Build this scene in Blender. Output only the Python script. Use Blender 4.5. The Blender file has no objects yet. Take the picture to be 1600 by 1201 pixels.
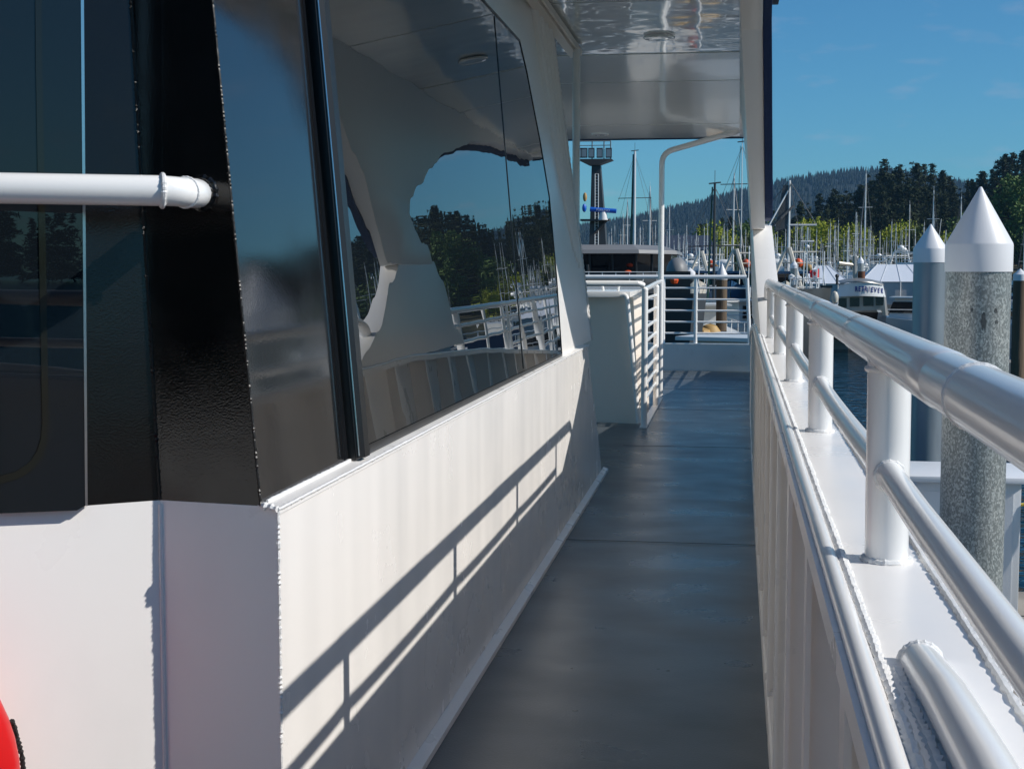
import bpy, bmesh, math, random
from mathutils import Vector, Matrix
from math import sin, cos, pi, radians, sqrt, atan2, tan

S = bpy.context.scene
COL = S.collection
random.seed(7)
R_ = random.Random(11)

# ------------------------------------------------------------------ camera, sky, sun
EYE = Vector((0, 0, 1.2)); FPX = 2200.0
PITCH = math.atan(179.5 / FPX); YAW = math.atan(344 * cos(PITCH) / FPX)
cam = bpy.data.cameras.new('camera'); camo = bpy.data.objects.new('camera', cam); COL.objects.link(camo)
cam.sensor_width = 36; cam.lens = FPX / 1600 * 36; cam.clip_start = 0.05; cam.clip_end = 9000
camo.location = EYE; camo.rotation_euler = (pi / 2 - PITCH, 0, YAW)
S.camera = camo
_F = Vector((-sin(YAW) * cos(PITCH), cos(YAW) * cos(PITCH), -sin(PITCH)))
_Rt = Vector((cos(YAW), sin(YAW), 0)); _U = _Rt.cross(_F)
def ray(px, py): return _F * FPX + _Rt * (px - 800) + _U * (600.5 - py)
def atY(px, py, y): q = ray(px, py); return EYE + q * (y / q.y)
def atZ(px, py, z): q = ray(px, py); return EYE + q * ((z - 1.2) / q.z)
def atPlane(px, py, p, n): q = ray(px, py); return EYE + q * ((Vector(p) - EYE).dot(Vector(n)) / q.dot(Vector(n)))

SUN = Vector((.90, -.10, .66)).normalized()
el = math.asin(SUN.z); az = atan2(SUN.x, SUN.y)
w = bpy.data.worlds.new('World'); S.world = w; w.use_nodes = True
nt = w.node_tree; bg = nt.nodes['Background']
sky = nt.nodes.new('ShaderNodeTexSky'); sky.sky_type = 'NISHITA'; sky.sun_disc = False
sky.sun_elevation = el; sky.sun_rotation = az; sky.altitude = 0; sky.air_density = 1.0; sky.dust_density = 0.25; sky.ozone_density = 3.5
tint = nt.nodes.new('ShaderNodeMix'); tint.data_type = 'RGBA'; tint.blend_type = 'MULTIPLY'; tint.inputs[0].default_value = 1
tint.inputs[7].default_value = (.42, .90, 1.14, 1); nt.links.new(sky.outputs[0], tint.inputs[6])
tc_ = nt.nodes.new('ShaderNodeTexCoord'); mp_ = nt.nodes.new('ShaderNodeMapping'); mp_.inputs['Scale'].default_value = (5, 5, 17); nz_ = nt.nodes.new('ShaderNodeTexNoise')
nz_.inputs['Detail'].default_value = 6; mr_ = nt.nodes.new('ShaderNodeMapRange'); mr_.inputs[1].default_value = .60; mr_.inputs[2].default_value = .80; mr_.inputs[4].default_value = .16
nt.links.new(tc_.outputs['Generated'], mp_.inputs[0]); nt.links.new(mp_.outputs[0], nz_.inputs[0]); nt.links.new(nz_.outputs[0], mr_.inputs[0])
cl_ = nt.nodes.new('ShaderNodeMix'); cl_.data_type = 'RGBA'; cl_.inputs[7].default_value = (6.5, 5.6, 6.2, 1)   # thin wisps of cloud
nt.links.new(mr_.outputs[0], cl_.inputs[0]); nt.links.new(tint.outputs[2], cl_.inputs[6])
nt.links.new(cl_.outputs[2], bg.inputs[0]); bg.inputs[1].default_value = 0.085
sl = bpy.data.lights.new('sun', 'SUN'); so = bpy.data.objects.new('sun', sl); COL.objects.link(so)
sl.energy = 4.35; sl.angle = radians(.53); sl.color = (1, .955, .89)
so.rotation_euler = SUN.to_track_quat('Z', 'Y').to_euler(); so.location = (0, 0, 60)
S.view_settings.view_transform = 'Standard'; S.view_settings.look = 'None'
S.view_settings.exposure = 0.0; S.view_settings.gamma = 1
S.cycles.max_bounces = 10; S.cycles.glossy_bounces = 5; S.cycles.diffuse_bounces = 7; S.cycles.volume_bounces = 0
S.cycles.caustics_reflective = False; S.cycles.caustics_refractive = False
S.cycles.volume_step_rate = 5

# ------------------------------------------------------------------ materials
MATS = {}
def mat(name, col, rough=.5, metal=0., spec=.5, ior=1.5, coat=0., coat_r=.05, bumps=(), var=None, coord='Object', rvar=None, noise_col=None):
    """bumps: list of (scale(xyz or f), strength, distance, kind); var: (scale, amount) brightness variation"""
    m = bpy.data.materials.new(name); m.use_nodes = True; n = m.node_tree; L = n.links
    b = n.nodes['Principled BSDF']
    b.inputs['Base Color'].default_value = (*col, 1); b.inputs['Roughness'].default_value = rough
    b.inputs['Metallic'].default_value = metal; b.inputs['IOR'].default_value = ior
    b.inputs['Specular IOR Level'].default_value = spec
    b.inputs['Coat Weight'].default_value = coat; b.inputs['Coat Roughness'].default_value = coat_r
    tc = n.nodes.new('ShaderNodeTexCoord')
    def noise(scale, detail=3, kind='noise'):
        mp = n.nodes.new('ShaderNodeMapping')
        s = scale if isinstance(scale, (tuple, list)) else (scale,) * 3
        mp.inputs['Scale'].default_value = s
        L.new(tc.outputs[coord], mp.inputs[0])
        if kind == 'voronoi':
            t = n.nodes.new('ShaderNodeTexVoronoi'); t.inputs['Scale'].default_value = 1
            L.new(mp.outputs[0], t.inputs[0]); return t.outputs['Color']
        t = n.nodes.new('ShaderNodeTexNoise'); t.inputs['Scale'].default_value = 1; t.inputs['Detail'].default_value = detail
        L.new(mp.outputs[0], t.inputs[0]); return t.outputs[0]
    last = None
    for (sc, st, di) in bumps:
        bn = n.nodes.new('ShaderNodeBump'); bn.inputs['Strength'].default_value = st; bn.inputs['Distance'].default_value = di
        L.new(noise(sc, 2), bn.inputs['Height'])
        if last: L.new(last, bn.inputs['Normal'])
        last = bn.outputs[0]
    if last:
        L.new(last, b.inputs['Normal'])
        if coat: L.new(last, b.inputs['Coat Normal'])
    if var:
        sc, lo, col2 = var[0], var[1], var[2]
        kind = var[3] if len(var) > 3 else 'noise'
        mr = n.nodes.new('ShaderNodeMapRange'); mr.inputs[1].default_value = lo[0]; mr.inputs[2].default_value = lo[1]
        src = noise(sc, 5, kind)
        L.new(src, mr.inputs[0])
        mx = n.nodes.new('ShaderNodeMix'); mx.data_type = 'RGBA'
        L.new(mr.outputs[0], mx.inputs[0]); mx.inputs[6].default_value = (*col, 1); mx.inputs[7].default_value = (*col2, 1)
        L.new(mx.outputs[2], b.inputs['Base Color'])
    if rvar:
        sc, lo, out = rvar
        mr = n.nodes.new('ShaderNodeMapRange'); mr.inputs[1].default_value = lo[0]; mr.inputs[2].default_value = lo[1]
        mr.inputs[3].default_value = out[0]; mr.inputs[4].default_value = out[1]
        L.new(noise(sc, 5), mr.inputs[0]); L.new(mr.outputs[0], b.inputs['Roughness'])
    MATS[name] = m; return m

mat('white_paint', (.885, .855, .82), .32, bumps=[((3, 3, 1.2), .15, .012), (160, .06, .001)], var=((5, 5, 3), (.5, .9), (.83, .80, .77)), rvar=(6, (.3, .7), (.24, .42)))
mat('white_wall', (.885, .85, .81), .24, bumps=[((.5, 2.4, .3), .6, .035), (110, .05, .001)], var=((2.5, 3, 2.2), (.50, .95), (.84, .81, .77)), rvar=((3, 3, 3), (.3, .7), (.22, .30)))
mat('rail_white', (.88, .865, .84), .26, coat=.42, coat_r=.07, bumps=[((9, 3, 9), .05, .004)])
mat('weld_white', (.78, .77, .75), .35, bumps=[(300, .5, .002)])
mat('ceiling_gloss', (.90, .93, .90), .13, coat=.25, coat_r=.03, ior=1.45, bumps=[((.8, 1.3, 1), .10, .015)])
mat('ceiling_wavy', (.84, .87, .85), .09, coat=.8, coat_r=.02, ior=1.5, bumps=[((1.6, 1.9, 1), .42, .016)])
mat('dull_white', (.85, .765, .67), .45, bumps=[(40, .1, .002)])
mat('fin_white', (.87, .85, .82), .28, bumps=[((2, 2, 1.2), .3, .02), (120, .1, .001)])
mat('black_paint', (.006, .006, .006), .12, ior=1.42, bumps=[(280, .13, .002), ((3, 3, 2), .08, .02)], rvar=(9, (.35, .65), (.07, .22)))
mat('black_side', (.008, .008, .009), .07, ior=2.0, bumps=[(260, .05, .001), ((1.5, 1.5, 1.0), .03, .02)], rvar=((5, 5, 4), (.4, .65), (.02, .11)))
mat('rubber', (.010, .010, .010), .30)
mat('glass_dark', (.006, .008, .010), .0, ior=2.8, bumps=[((.4, 2.1, .7), .11, .014), ((.4, 7, 2.0), .016, .004)])
mat('glass_front', (.006, .009, .012), .0, ior=1.5, bumps=[(3, .05, .01)])
mat('chrome', (.6, .6, .6), .2, metal=1)
mat('olive_frame', (.010, .011, .008), .08)
mat('navy_canvas', (.006, .030, .105), .75, bumps=[(60, .4, .01)])
mat('deck_paint', (.106, .120, .131), .33, ior=1.5, bumps=[(140, .5, .0012), (2.5, .06, .01)],
    var=((3.2, 4.2, 1), (.36, .78), (.070, .083, .094)), rvar=((2.6, 3.4, 1), (.28, .75), (.24, .40)))
mat('black_weld', (.006, .006, .006), .42, ior=1.4)
mat('deck_seam', (.015, .018, .02), .6)
mat('galvanised', (.20, .215, .205), .45, metal=.35, var=((120, 120, 80), (.35, .95), (.50, .52, .49), 'voronoi'), bumps=[(60, .15, .003)], rvar=((9, 9, 4), (.35, .65), (.38, .6)))
mat('galvanised_smooth', (.22, .25, .275), .38, metal=.4, var=((6, 6, 1.2), (.3, .75), (.30, .33, .35)), bumps=[(30, .06, .003)])
mat('smudge', (.045, .052, .052), .6, var=(60, (.35, .7), (.09, .10, .10)))
mat('cone_plastic', (.74, .735, .74), .42, bumps=[(8, .06, .01)])
mat('concrete', (.30, .27, .23), .85, var=(2.5, (.3, .8), (.20, .18, .155)), bumps=[(20, .3, .01)])
mat('box_white', (.76, .77, .78), .35)
mat('water', (.004, .022, .035), .06, ior=1.33, bumps=[((1.1, 2.6, 1), .55, .30), ((4, 7, 1), .4, .06)])
mat('land', (.045, .05, .02), .9, var=(.05, (.3, .7), (.08, .075, .04)))
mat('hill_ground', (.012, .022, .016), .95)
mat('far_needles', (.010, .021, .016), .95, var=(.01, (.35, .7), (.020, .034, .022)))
mat('needles', (.018, .032, .011), .9, var=(.16, (.35, .8), (.046, .066, .020)))
mat('leaf_green', (.060, .115, .018), .8, var=(.7, (.3, .7), (.10, .165, .03)))
mat('leaf_yellow', (.36, .37, .012), .8, var=(.5, (.3, .75), (.19, .24, .015)))
mat('leaf_olive', (.11, .14, .02), .8, var=(.5, (.3, .75), (.06, .085, .015)))
mat('bark', (.05, .035, .025), .9)
mat('red_plastic', (.60, .005, .006), .4)
mat('orange_plastic', (.75, .10, .02), .4)
mat('buoy_tan', (.45, .28, .10), .6)
mat('black_rope', (.012, .012, .013), .8, bumps=[(200, .5, .004)])
mat('yellow_hose', (.6, .45, .05), .5)
mat('boat_white', (.74, .74, .72), .3, var=(.9, (.4, .8), (.60, .60, .58)))
mat('boat_cream', (.62, .57, .48), .4)
mat('boat_blue', (.03, .09, .19), .3)
mat('boat_teal', (.015, .10, .09), .4)
mat('boat_black', (.012, .014, .018), .3)
mat('boat_window', (.01, .013, .017), .05, ior=1.6)
mat('aluminium', (.42, .41, .38), .42, metal=.5, var=(1.5, (.3, .8), (.25, .235, .21)))
mat('ship_grey', (.055, .058, .062), .45, var=(1.2, (.3, .8), (.038, .042, .046)))
mat('ship_roof', (.20, .20, .20), .5)
mat('mast_alu', (.74, .74, .72), .35, metal=.15)
mat('mast_dark', (.035, .04, .045), .5)
mat('wire', (.10, .10, .10), .5)
mat('sail_cover_blue', (.02, .05, .16), .8)
mat('sail_cover_green', (.015, .07, .055), .8)
mat('tent', (.62, .66, .72), .7, bumps=[(2, .3, .05)])
mat('tent_side', (.45, .45, .45), .8)
mat('rust', (.16, .06, .03), .8)
mat('piling_wood', (.16, .11, .065), .85, var=((9, 9, .7), (.3, .8), (.07, .05, .035)), bumps=[((20, 20, 2), .5, .02)])
mat('net_grey', (.10, .105, .11), .9, bumps=[(30, .6, .05)])
mat('flag_red', (.70, .02, .03), .7)
mat('flag_white', (.82, .82, .80), .7)
mat('text_blue', (.012, .03, .22), .5)
mat('text_white', (.8, .8, .8), .5)
mat('radar_blue', (.01, .12, .55), .4)
mat('lamp_lens', (.30, .34, .36), .15)
mat('house_blue', (.06, .15, .28), .6)
mat('house_roof', (.03, .045, .075), .7)
mat('orange_cloth', (.80, .14, .02), .7)

# ------------------------------------------------------------------ mesh helpers
class MB:
    def __init__(s): s.v = []; s.f = []
    def add(s, vs, fs):
        o = len(s.v); s.v += [tuple(p) for p in vs]; s.f += [tuple(i + o for i in q) for q in fs]; return s
    def box(s, a, b, M=None):
        x0, y0, z0 = a; x1, y1, z1 = b
        vs = [(x0, y0, z0), (x1, y0, z0), (x1, y1, z0), (x0, y1, z0), (x0, y0, z1), (x1, y0, z1), (x1, y1, z1), (x0, y1, z1)]
        if M is not None: vs = [M @ Vector(p) for p in vs]
        return s.add(vs, [(0, 3, 2, 1), (4, 5, 6, 7), (0, 1, 5, 4), (1, 2, 6, 5), (2, 3, 7, 6), (3, 0, 4, 7)])
    def slab(s, loopA, loopB):
        n = len(loopA)
        return s.add(list(loopA) + list(loopB), [tuple(range(n))[::-1], tuple(range(n, 2 * n))] + [(i, (i + 1) % n, n + (i + 1) % n, n + i) for i in range(n)])
    def tube(s, pts, r, seg=12, cap=True):
        pts = [Vector(p) for p in pts]; n = len(pts)
        rs = r if isinstance(r, (list, tuple)) else [r] * n
        vs = []; prev = None
        for i, p in enumerate(pts):
            if i == 0: t = pts[1] - pts[0]
            elif i == n - 1: t = pts[-1] - pts[-2]
            else: t = (pts[i + 1] - p).normalized() + (p - pts[i - 1]).normalized()
            if t.length < 1e-9: t = Vector((0, 0, 1))
            t.normalize()
            if prev is None:
                u = t.cross(Vector((0, 0, 1)))
                if u.length < .05: u = t.cross(Vector((1, 0, 0)))
            else: u = prev - t * prev.dot(t)
            u.normalize(); prev = u; q = t.cross(u)
            for k in range(seg):
                a = 2 * pi * k / seg; vs.append(p + (u * cos(a) + q * sin(a)) * rs[i])
        fs = [(i * seg + k, i * seg + (k + 1) % seg, (i + 1) * seg + (k + 1) % seg, (i + 1) * seg + k) for i in range(n - 1) for k in range(seg)]
        if cap: fs += [tuple(range(seg))[::-1], tuple(range((n - 1) * seg, n * seg))]
        return s.add(vs, fs)
    def lathe(s, prof, c=(0, 0, 0), seg=32):
        vs = []; n = len(prof)
        for (r, z) in prof:
            for k in range(seg):
                a = 2 * pi * k / seg; vs.append((c[0] + r * cos(a), c[1] + r * sin(a), c[2] + z))
        fs = [(i * seg + k, i * seg + (k + 1) % seg, (i + 1) * seg + (k + 1) % seg, (i + 1) * seg + k) for i in range(n - 1) for k in range(seg)]
        fs += [tuple(range(seg))[::-1], tuple(range((n - 1) * seg, n * seg))]
        return s.add(vs, fs)
    def ball(s, c, r, seg=14, sq=(1, 1, 1)):
        vs = []; nr = seg // 2
        for i in range(nr + 1):
            a = pi * i / nr
            for k in range(seg):
                b = 2 * pi * k / seg
                vs.append((c[0] + r * sq[0] * sin(a) * cos(b), c[1] + r * sq[1] * sin(a) * sin(b), c[2] + r * sq[2] * cos(a)))
        return s.add(vs, [(i * seg + k, (i + 1) * seg + k, (i + 1) * seg + (k + 1) % seg, i * seg + (k + 1) % seg) for i in range(nr) for k in range(seg)])
    def build(s, name, m, parent=None, world=False, smooth=35, bevel=0):
        me = bpy.data.meshes.new(name); off = Vector((0, 0, 0))
        if world and parent is not None:
            p = parent
            while p is not None: off += p.location; p = p.parent
        me.from_pydata([tuple(Vector(v) - off) for v in s.v], [], s.f); me.update()
        bm = bmesh.new(); bm.from_mesh(me)
        bmesh.ops.remove_doubles(bm, verts=bm.verts, dist=1e-6)
        if bevel: bmesh.ops.bevel(bm, geom=list(bm.edges), offset=bevel, segments=2, affect='EDGES', profile=.6)
        bmesh.ops.recalc_face_normals(bm, faces=bm.faces); bm.to_mesh(me); bm.free()
        if smooth:
            me.shade_smooth(); me.set_sharp_from_angle(angle=radians(smooth))
        me.materials.append(MATS[m]); o = bpy.data.objects.new(name, me); COL.objects.link(o); o.parent = parent
        return o
def tag(o, label=None, cat=None, group=None, kind=None):
    if label: o['label'] = label
    if cat: o['category'] = cat
    if group: o['group'] = group
    if kind: o['kind'] = kind
    return o
def empty(name, loc, label, cat, group=None, rz=0):
    o = bpy.data.objects.new(name, None); COL.objects.link(o); o.location = loc; o.rotation_euler = (0, 0, rz)
    o.empty_display_size = .2
    return tag(o, label, cat, group)
def copy_tree(o, parent=None, loc=None, rz=None, scale=None, label=None):
    c = o.copy(); COL.objects.link(c); c.parent = parent
    for ch in list(o.children): copy_tree(ch, c)
    if loc is not None: c.location = loc
    if rz is not None: c.rotation_euler = (0, 0, rz)
    if scale is not None: c.scale = (scale,) * 3
    if label: c['label'] = label
    return c
def bead(mb, pts, r, pitch=.008, seg=7, rough=.3, squash=None):
    """a weld bead: rippled tube along a polyline"""
    P = [Vector(p) for p in pts]; out = []; rs = []; rr = random.Random(int(P[0].length * 1000))
    for a, b in zip(P[:-1], P[1:]):
        L = (b - a).length; n = max(2, int(L / pitch * 2))
        for i in range(n):
            out.append(a + (b - a) * (i / n) + Vector((rr.uniform(-1, 1), rr.uniform(-1, 1), rr.uniform(-1, 1))) * r * .12)
            rs.append(r * ((1 + .22 if i % 2 else 1 - .22) + rr.uniform(-rough, rough) * .5))
    out.append(P[-1]); rs.append(r)
    mb.tube(out, rs, seg)
def ring_bead(mb, c, axis, R, r, n=26, seed=1):
    axis = Vector(axis).normalized(); u = axis.cross(Vector((0, 0, 1)))
    if u.length < .1: u = axis.cross(Vector((1, 0, 0)))
    u.normalize(); q = axis.cross(u); rr = random.Random(seed)
    m = n * 2
    pts = [Vector(c) + (u * cos(2 * pi * i / m) + q * sin(2 * pi * i / m)) * R for i in range(m + 1)]
    mb.tube(pts, [r * ((1.15 if i % 2 else .88) + rr.uniform(-.12, .12)) for i in range(m + 1)], 8)
def arc(p0, p1, p2, n=8):
    p0, p1, p2 = Vector(p0), Vector(p1), Vector(p2)
    return [p0 * (1 - t) ** 2 + p1 * 2 * t * (1 - t) + p2 * t * t for t in [i / n for i in range(n + 1)]]
def text_mesh(name, s, size, m, parent, loc, rot, extrude=.004, sx=1.0, offset=0):
    cu = bpy.data.curves.new(name, 'FONT'); cu.body = s; cu.size = size; cu.extrude = extrude; cu.align_x = 'CENTER'; cu.align_y = 'CENTER'; cu.offset = offset
    t = bpy.data.objects.new(name, cu); COL.objects.link(t)
    dg = bpy.context.evaluated_depsgraph_get(); me = bpy.data.meshes.new_from_object(t.evaluated_get(dg))
    bpy.data.objects.remove(t); me.materials.clear(); me.materials.append(MATS[m])
    o = bpy.data.objects.new(name, me); COL.objects.link(o); o.parent = parent; o.location = loc; o.rotation_euler = rot; o.scale = (sx, 1, 1)
    return o

# ------------------------------------------------------------------ setting: water, land, hills
WZ = -2.1
MB().add([(-3000, -900, WZ), (3000, -900, WZ), (3000, 3600, WZ), (-3000, 3600, WZ)], [(0, 1, 2, 3)]).build('water', 'water', smooth=0)['kind'] = 'structure'
# shore land beyond the marina, rising gently to the right
def land_h(x, y):
    return -1.0 + max(0, y - 300) * .012 + max(0, min(1, (x + 5) / 90)) * max(0, min(1, (y - 310) / 150)) * 13
mb = MB(); nx, ny = 60, 16
for j in range(ny + 1):
    for i in range(nx + 1):
        x = -900 + 1900 * i / nx; y = 286 + (j / ny) ** 1.6 * 700 + 8 * sin(x * .02)
        z = land_h(x, y) if j else WZ - .6
        mb.v.append((x, y, z))
for j in range(ny):
    for i in range(nx):
        a = j * (nx + 1) + i; mb.f.append((a, a + 1, a + nx + 2, a + nx + 1))
mb.build('shore_land', 'land')['kind'] = 'structure'
# far wooded hill
ridge = [(600, 372), (800, 366), (905, 356), (930, 352), (960, 348), (1000, 341), (1040, 330), (1080, 322), (1120, 312), (1160, 301), (1200, 291), (1240, 283), (1280, 277), (1330, 272), (1370, 272), (1420, 280), (1520, 300), (1700, 320), (2000, 345)]
HY = 2500.
RX = [((p - 1144) / 2234 * HY, 1.2 + (421 - y - 6) / 2234 * HY) for p, y in ridge]
def ridge_h(x):
    if x <= RX[0][0]: return RX[0][1]
    for (x0, z0), (x1, z1) in zip(RX[:-1], RX[1:]):
        if x <= x1: return z0 + (z1 - z0) * (x - x0) / (x1 - x0)
    return RX[-1][1]
def hill_z(x, y):
    t = max(0, min(1, (y - 1500) / (HY - 1500))); t = t * t * (3 - 2 * t)
    return -5 + (ridge_h(x) + 5 + 5 * sin(x * .011 + y * .006) * (1 - t)) * t * (1 - .08 * (1 - t))
mb = MB(); nx, ny = 110, 22
for j in range(ny + 1):
    for i in range(nx + 1):
        x = -1500 + 3200 * i / nx; y = 1450 + j / ny * 1150; mb.v.append((x, y, hill_z(x, min(y, HY)) - (max(0, y - HY) * .2)))
for j in range(ny):
    for i in range(nx):
        a = j * (nx + 1) + i; mb.f.append((a, a + 1, a + nx + 2, a + nx + 1))
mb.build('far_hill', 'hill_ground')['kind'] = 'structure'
mb = MB(); rr = random.Random(5)
def spike(mb, x, y, z, h, r):
    a0 = rr.random() * 6; n = 5; vs = []
    for lv, (rf, zf) in enumerate(((1, 0), (.62, .36), (.30, .68))):
        for k in range(n):
            a = a0 + 2 * pi * k / n + lv; q = r * rf * rr.uniform(.7, 1.2); vs.append((x + q * cos(a), y + q * sin(a), z + h * zf))
    vs.append((x, y, z + h)); fs = []
    for l in range(2):
        for k in range(n): fs.append((l * n + k, l * n + (k + 1) % n, (l + 1) * n + (k + 1) % n, (l + 1) * n + k))
    for k in range(n): fs.append((2 * n + k, 2 * n + (k + 1) % n, 3 * n))
    mb.add(vs, fs)
for i in range(9000):
    y = 1560 + (rr.random() ** .7) * (HY - 1560); x = (rr.uniform(560, 1900) - 1144) / 2234 * y
    h = rr.uniform(9, 19); spike(mb, x, y, hill_z(x, y) - 2, h, h * rr.uniform(.16, .27))
for i in range(700):
    y = HY + rr.uniform(-25, 15); x = (rr.uniform(600, 1900) - 1144) / 2234 * y
    h = rr.uniform(8, 20) * (1.25 if rr.random() < .12 else 1); spike(mb, x, y, hill_z(x, min(y, HY)) - 3, h, h * rr.uniform(.14, .22))
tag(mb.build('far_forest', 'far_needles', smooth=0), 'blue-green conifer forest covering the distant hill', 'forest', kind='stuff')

# ------------------------------------------------------------------ trees
def conifer_mesh(seed, h, droop=.25, width=.2, gap=.25, coarse=1.):
    r = random.Random(seed); c = MB(); t = MB()
    lean = r.uniform(-.02, .02)
    t.tube([(0, 0, 0), (lean * h * .5, 0, h * .5), (lean * h, 0, h * .985)], [h * .013, h * .008, h * .001], 6)
    z = h * r.uniform(.05, .10)
    while z < h * .99:
        f = (h - z) / h; nb = 3 + int(3 * f + r.random() * 2)
        if r.random() > gap * .5:
            for b in range(nb):
                if r.random() < gap: continue
                a = r.random() * 2 * pi
                L = h * width * 1.25 * (f ** .7) * r.uniform(.5, 1.25) + .35
                if .5 < f < .9 and r.random() < .15: L *= 1.3
                n = max(3, int(L / .42 / coarse)); up = r.uniform(-.1, .18)
                if t and L > 1.2: t.tube([(lean * z, 0, z), (lean * z + cos(a) * L * .7, sin(a) * L * .7, z + L * .7 * (up - droop * .5))], [.07, .02], 3, False)
                for i in range(n):
                    s = (i + .6) / n; px = cos(a) * L * s; py = sin(a) * L * s; pz = z + L * s * up - droop * L * s * s
                    wd = L * .24 * (1 - abs(s - .5)) + .2
                    for k in range(int(6 / coarse)):
                        q = Vector((px + r.uniform(-wd, wd), py + r.uniform(-wd, wd), pz + r.uniform(-.28, .22)))
                        sz = r.uniform(.38, .85) * coarse; e1 = Vector((r.uniform(-1, 1), r.uniform(-1, 1), r.uniform(-.5, .2))).normalized() * sz
                        e2 = Vector((r.uniform(-1, 1), r.uniform(-1, 1), r.uniform(-.6, .35))).normalized() * sz * .6
                        c.add([q - e1, q + e2, q + e1 + Vector((0, 0, -.15))], [(0, 1, 2)])
        z += (h * .018 + r.random() * h * .02) * coarse
    return c, t
def leafy_mesh(seed, h, rad, n=2600, sz=.34):
    r = random.Random(seed); c = MB(); t = MB()
    t.tube([(0, 0, 0), (.1, 0, h * .3), (.0, .1, h * .55)], [h * .03, h * .022, h * .012], 7)
    lobes = []
    for i in range(13):
        a = r.random() * 6.28; d = rad * r.uniform(.15, .75); z = h * r.uniform(.30, .86)
        lobes.append((Vector((cos(a) * d * (1.2 - z / h * .6), sin(a) * d * (1.2 - z / h * .6), z)), rad * r.uniform(.28, .52)))
        t.tube([(0, 0, h * .3), lobes[-1][0]], [h * .012, .02], 4, False)
    lobes.append((Vector((0, 0, h * .86)), rad * .4))
    for i in range(n):
        C, q = r.choice(lobes); d = Vector((r.gauss(0, 1), r.gauss(0, 1), r.gauss(0, 1))).normalized() * q * (r.random() ** .33) * r.uniform(.8, 1.12)
        p = C + d; e1 = Vector((r.uniform(-1, 1), r.uniform(-1, 1), r.uniform(-1, 1))).normalized() * sz * r.uniform(.6, 1.3)
        e2 = Vector((r.uniform(-1, 1), r.uniform(-1, 1), r.uniform(-1, 1))).normalized() * sz * r.uniform(.5, 1)
        c.add([p - e1, p + e2, p + e1, p - e2 * .6], [(0, 1, 2, 3)])
    return c, t
CON = []
for i, (h, dr, wd, gp) in enumerate([(25, .3, .17, .2), (27, .2, .14, .3), (22, .35, .2, .2), (26, .15, .17, .38), (20, .3, .22, .25), (28, .25, .13, .25), (23, .2, .19, .35)]):
    CON.append((h, conifer_mesh(40 + i, h, dr, wd, gp)))
def make_tree(name, mesh, matn, loc, label, cat, group):
    root = empty(name, loc, label, cat, group)
    mesh[1].build('trunk', 'bark', root); mesh[0].build('crown', matn, root, smooth=0); return root
skyl = [(1060, 385), (1085, 362), (1100, 352), (1120, 346), (1150, 342), (1215, 345), (1235, 332), (1250, 312), (1275, 308), (1300, 298), (1335, 288), (1362, 266), (1400, 262), (1440, 262), (1475, 280), (1500, 290), (1530, 262), (1545, 246), (1560, 240), (1585, 232), (1620, 236), (1680, 250), (1750, 240), (1830, 262), (1900, 250), (2100, 262)]
def sky_y(px):
    for (x0, y0), (x1, y1) in zip(skyl[:-1], skyl[1:]):
        if px <= x1: return y0 + (y1 - y0) * max(0, (px - x0)) / (x1 - x0)
    return skyl[-1][1]
CONP = []
rr = random.Random(21); ncon = 0
spots = []
for row, (Y, lift, step) in enumerate([(440, 0, 11), (418, 10, 12), (392, 26, 14), (365, 48, 16), (342, 72, 18)]):
    px = 1075 + row * 10
    while px < 2050:
        ty = sky_y(px) + lift * (.55 if px < 1230 else 1) + rr.uniform(-7, 11) - (10 if rr.random() < .12 and row == 0 else 0)
        if ty < 398: spots.append((px + rr.uniform(-5, 5), ty, Y + rr.uniform(-10, 10)))
        px += step * rr.uniform(.7, 1.25)
outside = MB(); outt = MB()
for (px, ty, Y) in spots:
    X = (px - 1144) / 2234 * Y; top = 1.2 + (421 - ty) / 2234 * Y; g = land_h(X, Y)
    k = rr.randrange(7); h, mesh = CON[k]; sc = (top - g + .5) / h
    sc = max(.3, min(1.4, sc)); z = top - h * sc; z = min(z, g + 6)
    if px < 1640:
        if k not in [c[0] for c in CONP]:
            p = make_tree('conifer_tree', mesh, 'needles', (X, Y, z), 'dark evergreen conifer in the wood behind the marina', 'tree', 'conifers of the wooded shore')
            CONP.append((k, p)); p.scale = (sc,) * 3; p.rotation_euler.z = rr.random() * 6
        else:
            src = [c[1] for c in CONP if c[0] == k][0]
            copy_tree(src, None, (X, Y, z), rr.random() * 6, sc)
    else:
        a = rr.random() * 6; ca, sa = cos(a), sin(a)
        outside.add([(X + (v[0] * ca - v[1] * sa) * sc, Y + (v[0] * sa + v[1] * ca) * sc, z + v[2] * sc) for v in mesh[0].v], mesh[0].f)
outside_bg = MB(); BGT = [(22, conifer_mesh(90 + i, 22, .25, .2, .2, 1.5)) for i in range(3)]
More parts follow.
